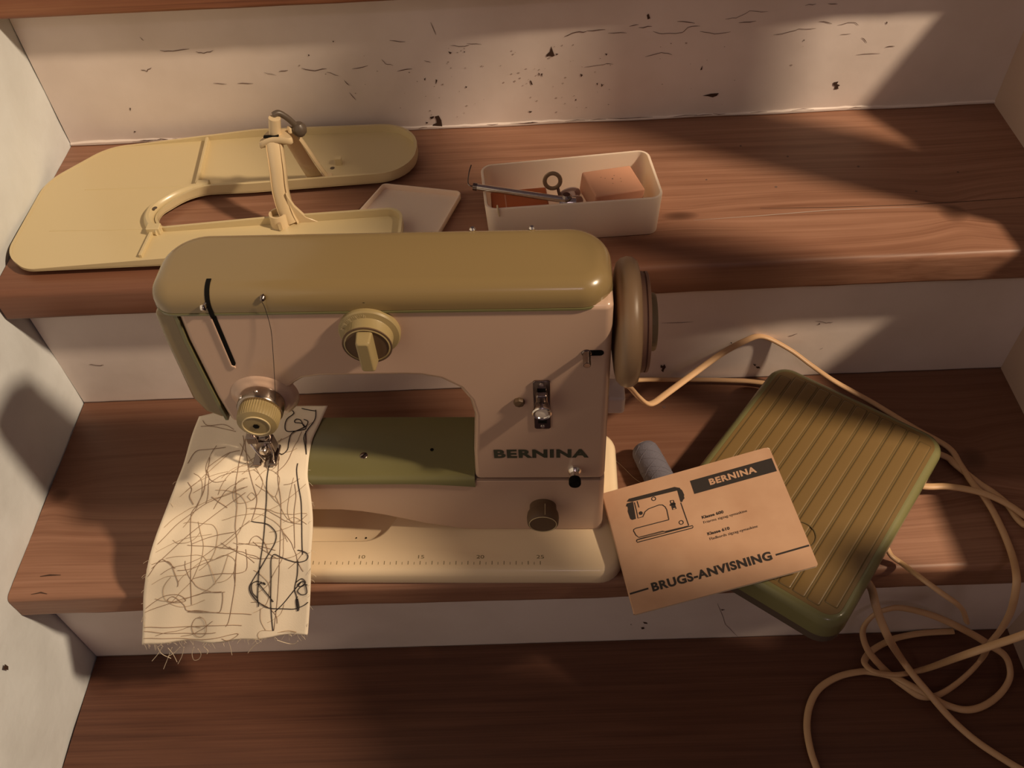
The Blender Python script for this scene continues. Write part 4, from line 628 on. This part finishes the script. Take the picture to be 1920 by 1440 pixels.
for k in range(NR):
    yc = -hw_ + .0095 + wid * (k + .5); ext = .0098 + (.006 if k in (0, NR - 1) else 0)
    w2 = wid * .5 - .0010
    gv = [(x, y, .0408) for x, y in rrect(-hl + ext, hl - ext, yc - w2 - .0006, yc + w2 + .0006, .0014, 2)]
    link('rib_groove', loft([gv, [(x, y, .04085) for x, y, z in gv]]), pd, MT['groove'])
    rr = lambda z, i: [(x, y, z) for x, y in rrect(-hl + ext + .0005 + i, hl - ext - .0005 - i, yc - w2 + i, yc + w2 - i, .0012, 2)]
    link('pedal_rib', loft([rr(.0406, 0), rr(.0410, .0001), rr(.04125, .0005), rr(.0413, .0014)]), pd, MT['pedal'], ang=60)
link('round_emblem', loft([[(r * math.cos(a) - .052, r * math.sin(a) - .020, z) for a in [2 * math.pi * i / 36 for i in range(36)]] for r, z in ((.0125, .0415), (.0125, .0419), (.0117, .0419), (.0117, .0415))], cap0=False, cap1=False), pd, MT['groove'])
for x, y in ((-.02, .06), (.09, .06), (.09, -.06), (.0, -.06)): link('rubber_foot', pxy(circ(x, y, .008, 14), .0002, .0045), pd, MT['black'])

# ---------------------------------------------------------------- instruction booklet
T = [Vector(p) for p in ((0.5118, -0.1572, 0.038), (0.6508, -0.1383, 0.07), (0.6674, -0.2434, 0.062), (0.5288, -0.2632, 0.03))]
bxv = ((T[1] - T[0]) + (T[2] - T[3])).normalized(); byv = ((T[0] - T[3]) + (T[1] - T[2])); byv = (byv - bxv * byv.dot(bxv)).normalized(); bzv = bxv.cross(byv)
bo_ = empty('instruction_booklet', (0, 0, 0), 0, 'tan paper instruction booklet leaning on the foot pedal and the machine base', 'booklet')
mw = Matrix((bxv, byv, bzv)).transposed().to_4x4(); mw.translation = (T[2] + T[3]) / 2 - bxv * .0735; bo_.matrix_world = mw @ Matrix.Scale(.979, 4)
BWD, BHT = .147, .1108
link('back_pages', pxy(rpoly([(0, 0, .0005), (BWD, .0003, .002), (BWD, BHT, .002), (0, BHT, .0005)]), -.0034, -.0004), bo_, MT['page'])
link('front_cover', pxy(rpoly([(0, -.0004, .0006), (BWD + .0004, 0, .002), (BWD, BHT + .0003, .0045), (0, BHT + .0003, .0006)]), -.0004, 0), bo_, MT['paper'])
link('spine_fold', tube([(0, .0005, -.0017), (0, BHT / 2, -.0017), (0, BHT - .0005, -.0017)], .0017, .0010, n=8, sub=2, up=(1, 0, 0)), bo_, MT['paper'])
P2 = lambda x, y: (x, y, .0002)
P3 = lambda x, y: (x, y, .0004)
link('title_bar', flat([(.0748, .0870), (.1454, .0870), (.1454, .1000), (.0748, .1000)], P2), bo_, MT['print_'])
textfit('BERNINA', .0897, .1299, .0908, .0060, 0, 'title_lettering', bo_, MT['paper'], bold=.042, to3=P3, spacing=1.12)
textfit('BRUGS-ANVISNING', .0188, .1165, .0139, .0075, 0, 'large_lettering', bo_, MT['print_'], bold=.042, to3=P2, spacing=1.1)
for xa, xb in ((.0005, .0160), (.1198, .1466)): link('rule_line', flat([(xa, .0163), (xb, .0168), (xb, .0183), (xa, .0178)], P2), bo_, MT['print_'])
for t_, xa, xb, y, h, bd in (('Klasse 600', .0744, .0926, .0632, .0027, .035), ('Friarms zigzag-symaskine', .0744, .1108, .0588, .0023, .004), ('Klasse 610', .0744, .0928, .0479, .0027, .035), ('Fladbords zigzag-symaskine', .0748, .1144, .0434, .0023, .004)):
    textfit(t_, xa, xb, y, h, 0, 'small_lettering', bo_, MT['print_'], bold=bd, to3=P2, spacing=1.05)
# line drawing of the machine, coordinates in mm on the cover
dr = bmesh.new(); mm = lambda l: [(a / 1000, b / 1000) for a, b in l]
for l in ([(24.5, 94.5), (24.2, 86), (23.7, 79.4), (28.0, 79.5), (30.9, 83.4), (34.4, 85.1), (43.8, 86.0), (46.5, 85.2), (48.2, 82.8), (48.8, 79.8), (48.0, 70.5)],
          [(48.0, 70.5), (19.6, 71.0), (17.6, 70.4), (17.2, 69.2), (18.1, 64.9), (19.9, 62.3), (40.2, 62.1), (42.7, 60.8), (61.1, 60.4)], [(61.7, 82.7), (62.1, 60.7)],
          [(17.6, 60.6), (40, 60.1), (65.2, 59.8), (65.1, 58.5), (64.3, 57.8), (17.6, 58.4), (17.3, 59.5), (17.6, 60.6)], [(27.0, 95.0), (27.0, 88.7)], [(53.8, 87.0), (56.4, 86.7), (56.5, 78.4), (53.6, 78.3), (53.8, 87.0)]): ribbon(mm(l), .0008, P2, dr, False)
ribbon(mm([(18, 61.0), (40, 61.4), (62, 60.6)]), .0004, P2, dr, False)
for cx, cy, r in ((41.0, 92.9, 1.7), (57.0, 65.2, 1.7)):
    ribbon(mm([(cx + r * math.cos(a), cy + r * math.sin(a)) for a in [2 * math.pi * i / 20 for i in range(21)]]), .0007, P2, dr, False)
for l in ([(18.4, 97.1), (20.8, 99.2), (60.8, 98.4), (63.4, 96.9), (62.3, 94.4), (22.4, 95.8)], [(18.0, 95.4), (16.6, 93.0), (17.9, 92.4), (17.7, 90.3), (16.9, 88), (17.3, 80.7), (18.6, 79.2), (21.9, 79.3), (23.6, 95.5)],
          [(63.4, 96.9), (64.8, 96.2), (65.0, 94.9), (66.0, 93.6), (66.5, 88.8), (65.9, 87.5), (65.8, 85.5), (64.4, 84.6), (63.0, 82.9), (61.7, 83.4), (62.1, 94.5)],
          [(54.2, 84.8), (56.4, 84.8), (56.2, 79.5), (54.2, 79.5)], [(52.4, 83.9), (57.3, 83.9), (57.3, 82.3), (52.4, 82.3)]): flat(mm(l), P2, dr)
flat(mm([(27.1 + 1.7 * math.cos(a), 83.2 + 1.7 * math.sin(a)) for a in [2 * math.pi * i / 16 for i in range(16)]]), P2, dr)
link('machine_drawing', dr, bo_, MT['print_'])

# ---------------------------------------------------------------- thread spool
sp = empty('thread_spool', (.561, -.117, .0142), 0, 'grey blue spool of thread lying on the tread beside the machine base', 'thread spool')
sp.rotation_euler = (0, 0, math.atan2(-.046, .0137))
link('wound_thread', lathe([(.006, -.0262), (.0105, -.0255), (.0118, -.023)] + [(.0121 + .0012 * (k / 11) + .00025 * (k % 2), -.022 + .045 * k / 11) for k in range(12)] + [(.0125, .0245), (.007, .0262)], (0, 0, 0), 'x', 40), sp, MT['thread_blue'], ang=30)
bm = bmesh.new()
for k in range(9):
    a0 = k * .7; tube([(-.022 + .044 * t / 14, (.0126 + .0012 * t / 14) * math.cos(a0 + t * .45 * (1 if k % 2 else -1)), (.0126 + .0012 * t / 14) * math.sin(a0 + t * .45 * (1 if k % 2 else -1))) for t in range(15)], .00012, n=4, sub=2, bm=bm)
link('crossing_winds', bm, sp, MT['wind'], kind='stuff')
link('spool_core', lathe([(.003, -.0285), (.0062, -.0285), (.0064, -.026), (.003, -.0259)], (0, 0, 0), 'x', 20), sp, MT['core'])
ttl = link('thread_tail', tube([(.556, -.128, .004), (.545, -.118, .0012), (.532, -.100, .0010), (.520, -.088, .0012)], .00022, n=5), sp, MT['tpale'])
ttl.parent = None; ttl.name = 'loose_thread'; ttl['label'] = 'fine pale thread strand trailing from the spool to the machine base'; ttl['category'] = 'thread'

# ---------------------------------------------------------------- flat beige cords
CD = json.loads('''{"pedal_lead":[[0.5216,-0.1261,0.15],[0.5298,-0.1059,0.125],[0.5458,-0.0583,0.07],[0.5646,-0.0255,0.032],[0.5882,-0.0093,0.012],[0.6128,-0.0053,0.006],[0.6441,-0.0067,0.005],[0.6722,-0.0102,0.005],[0.6888,-0.0179,0.005],[0.7067,-0.0523,0.006]],"mains":[[0.5217,-0.1273,0.145],[0.5311,-0.116,0.13],[0.5403,-0.1097,0.11],[0.5492,-0.1057,0.095],[0.5563,-0.1013,0.09],[0.5692,-0.0877,0.085],[0.5963,-0.0621,0.08],[0.6247,-0.0359,0.075],[0.6513,-0.0141,0.068],[0.6723,-0.0014,0.06],[0.6973,-0.0099,0.05],[0.7167,-0.0215,0.04],[0.7384,-0.0282,0.025],[0.7603,-0.0335,0.012],[0.7796,-0.0432,0.005],[0.806,-0.0722,0.005],[0.8307,-0.0968,0.005],[0.8352,-0.1161,0.005],[0.8376,-0.1402,0.008],[0.8402,-0.1488,0.009],[0.8454,-0.1651,0.006],[0.8471,-0.1883,0.005],[0.8455,-0.2102,0.006],[0.8338,-0.236,0.0199],[0.8321,-0.246,0.0124],[0.8368,-0.25,-0.0142],[0.8413,-0.25,-0.0469],[0.8445,-0.248,-0.0809],[0.8699,-0.2303,-0.15],[0.8599,-0.2388,-0.16],[0.8427,-0.2498,-0.166],[0.8235,-0.2587,-0.1681],[0.809,-0.2593,-0.1681],[0.7996,-0.2524,-0.1681],[0.7837,-0.2347,-0.1681],[0.7647,-0.2256,-0.146],[0.7567,-0.2173,-0.131],[0.7547,-0.212,-0.116],[0.7616,-0.2077,-0.1],[0.7731,-0.2058,-0.094],[0.785,-0.2051,-0.094],[0.8081,-0.2082,-0.1],[0.8319,-0.2137,-0.11],[0.8568,-0.2206,-0.124],[0.8771,-0.223,-0.142],[0.8903,-0.2289,-0.15],[0.8952,-0.2371,-0.158],[0.8931,-0.2475,-0.164],[0.8813,-0.2594,-0.1681],[0.8622,-0.2699,-0.1681],[0.8445,-0.2728,-0.1681],[0.8286,-0.2674,-0.1681],[0.8153,-0.2609,-0.163],[0.7981,-0.2505,-0.161],[0.7868,-0.2412,-0.164],[0.7681,-0.2342,-0.1681],[0.756,-0.2339,-0.1681],[0.7362,-0.238,-0.1681],[0.7165,-0.2484,-0.1681],[0.7038,-0.2638,-0.1681],[0.6963,-0.2835,-0.1681],[0.6946,-0.3036,-0.1681],[0.6963,-0.3209,-0.1681],[0.6998,-0.3436,-0.1681]],"ext":[[0.7744,-0.1385,0.012],[0.7937,-0.1433,0.012],[0.8105,-0.144,0.012],[0.8256,-0.1487,0.014],[0.8399,-0.155,0.015],[0.8547,-0.1635,0.013],[0.8674,-0.1744,0.01]],"short":[[0.7389,-0.1986,0.012],[0.746,-0.2093,0.01],[0.7538,-0.2159,0.008],[0.7564,-0.24,0.0272],[0.7684,-0.252,0.0256],[0.7815,-0.256,0.0155],[0.7953,-0.252,-0.0063],[0.8108,-0.246,-0.0381]],"ext2":[[0.8297,-0.285,0.0372],[0.8145,-0.29,0.0309],[0.8004,-0.287,0.0056],[0.7889,-0.281,-0.028],[0.8165,-0.2372,-0.157],[0.7926,-0.2413,-0.158],[0.7807,-0.2409,-0.158],[0.7681,-0.2393,-0.156],[0.7628,-0.233,-0.158],[0.7628,-0.2258,-0.16],[0.7751,-0.2134,-0.1671],[0.7942,-0.2037,-0.1681],[0.8078,-0.1997,-0.1681]],"drop":[[0.7091,-0.2153,0.008],[0.7196,-0.2268,0.006],[0.7231,-0.236,0.006],[0.7215,-0.25,0.0086],[0.7287,-0.256,-0.0088],[0.7423,-0.262,-0.0365],[0.7896,-0.2338,-0.14],[0.8008,-0.2474,-0.15],[0.8106,-0.2595,-0.156],[0.8215,-0.274,-0.162],[0.8337,-0.2873,-0.1681],[0.8473,-0.3035,-0.1681],[0.866,-0.3198,-0.1681],[0.8773,-0.3283,-0.1681],[0.8915,-0.3394,-0.1681]],"b2":[[0.826,-0.108,0.005],[0.8311,-0.1171,0.005],[0.8456,-0.1372,0.004],[0.8531,-0.146,0.004],[0.861,-0.1607,0.005],[0.8663,-0.1814,0.006]]}''')
def cord(name, pts, label, rw=.0033, rh=.0020):
    o = link(name, tube(pts, rw, rh, n=10, sub=6), None, MT['cord'], ang=70, label=label, category='cord', group='beige machine cords'); return o
cord('mains_cord', CD['mains'], 'beige flat cord arching from the machine over the pedal then coiling on the lower tread')
cord('pedal_cord', CD['pedal_lead'], 'beige flat cord running straight along the riser behind the handwheel to the pedal')
loop = [(.83, -.10, .005)] + CD['b2'] + [[.880, -.205, .022], [.878, -.245, .040], [.856, -.275, .043]] + CD['ext2'] + [[.83, -.1965, -.1682], [.86, -.1955, -.1682]]
cord('looped_cord', [(.795, -.092, .005), (.808, -.098, .005)] + CD['b2'] + loop[7:], 'beige flat cord looping off the right frame edge and back over the coils')
cord('connecting_cord', CD['ext'] + [[.886, -.196, .006], [.898, -.226, -.004], [.900, -.238, -.035]], 'beige flat cord leaving the right side of the pedal across the middle tread')
cord('trailing_cord', CD['short'][::-1] + CD['drop'], 'beige flat cord end that drops from under the pedal down across the lower tread')
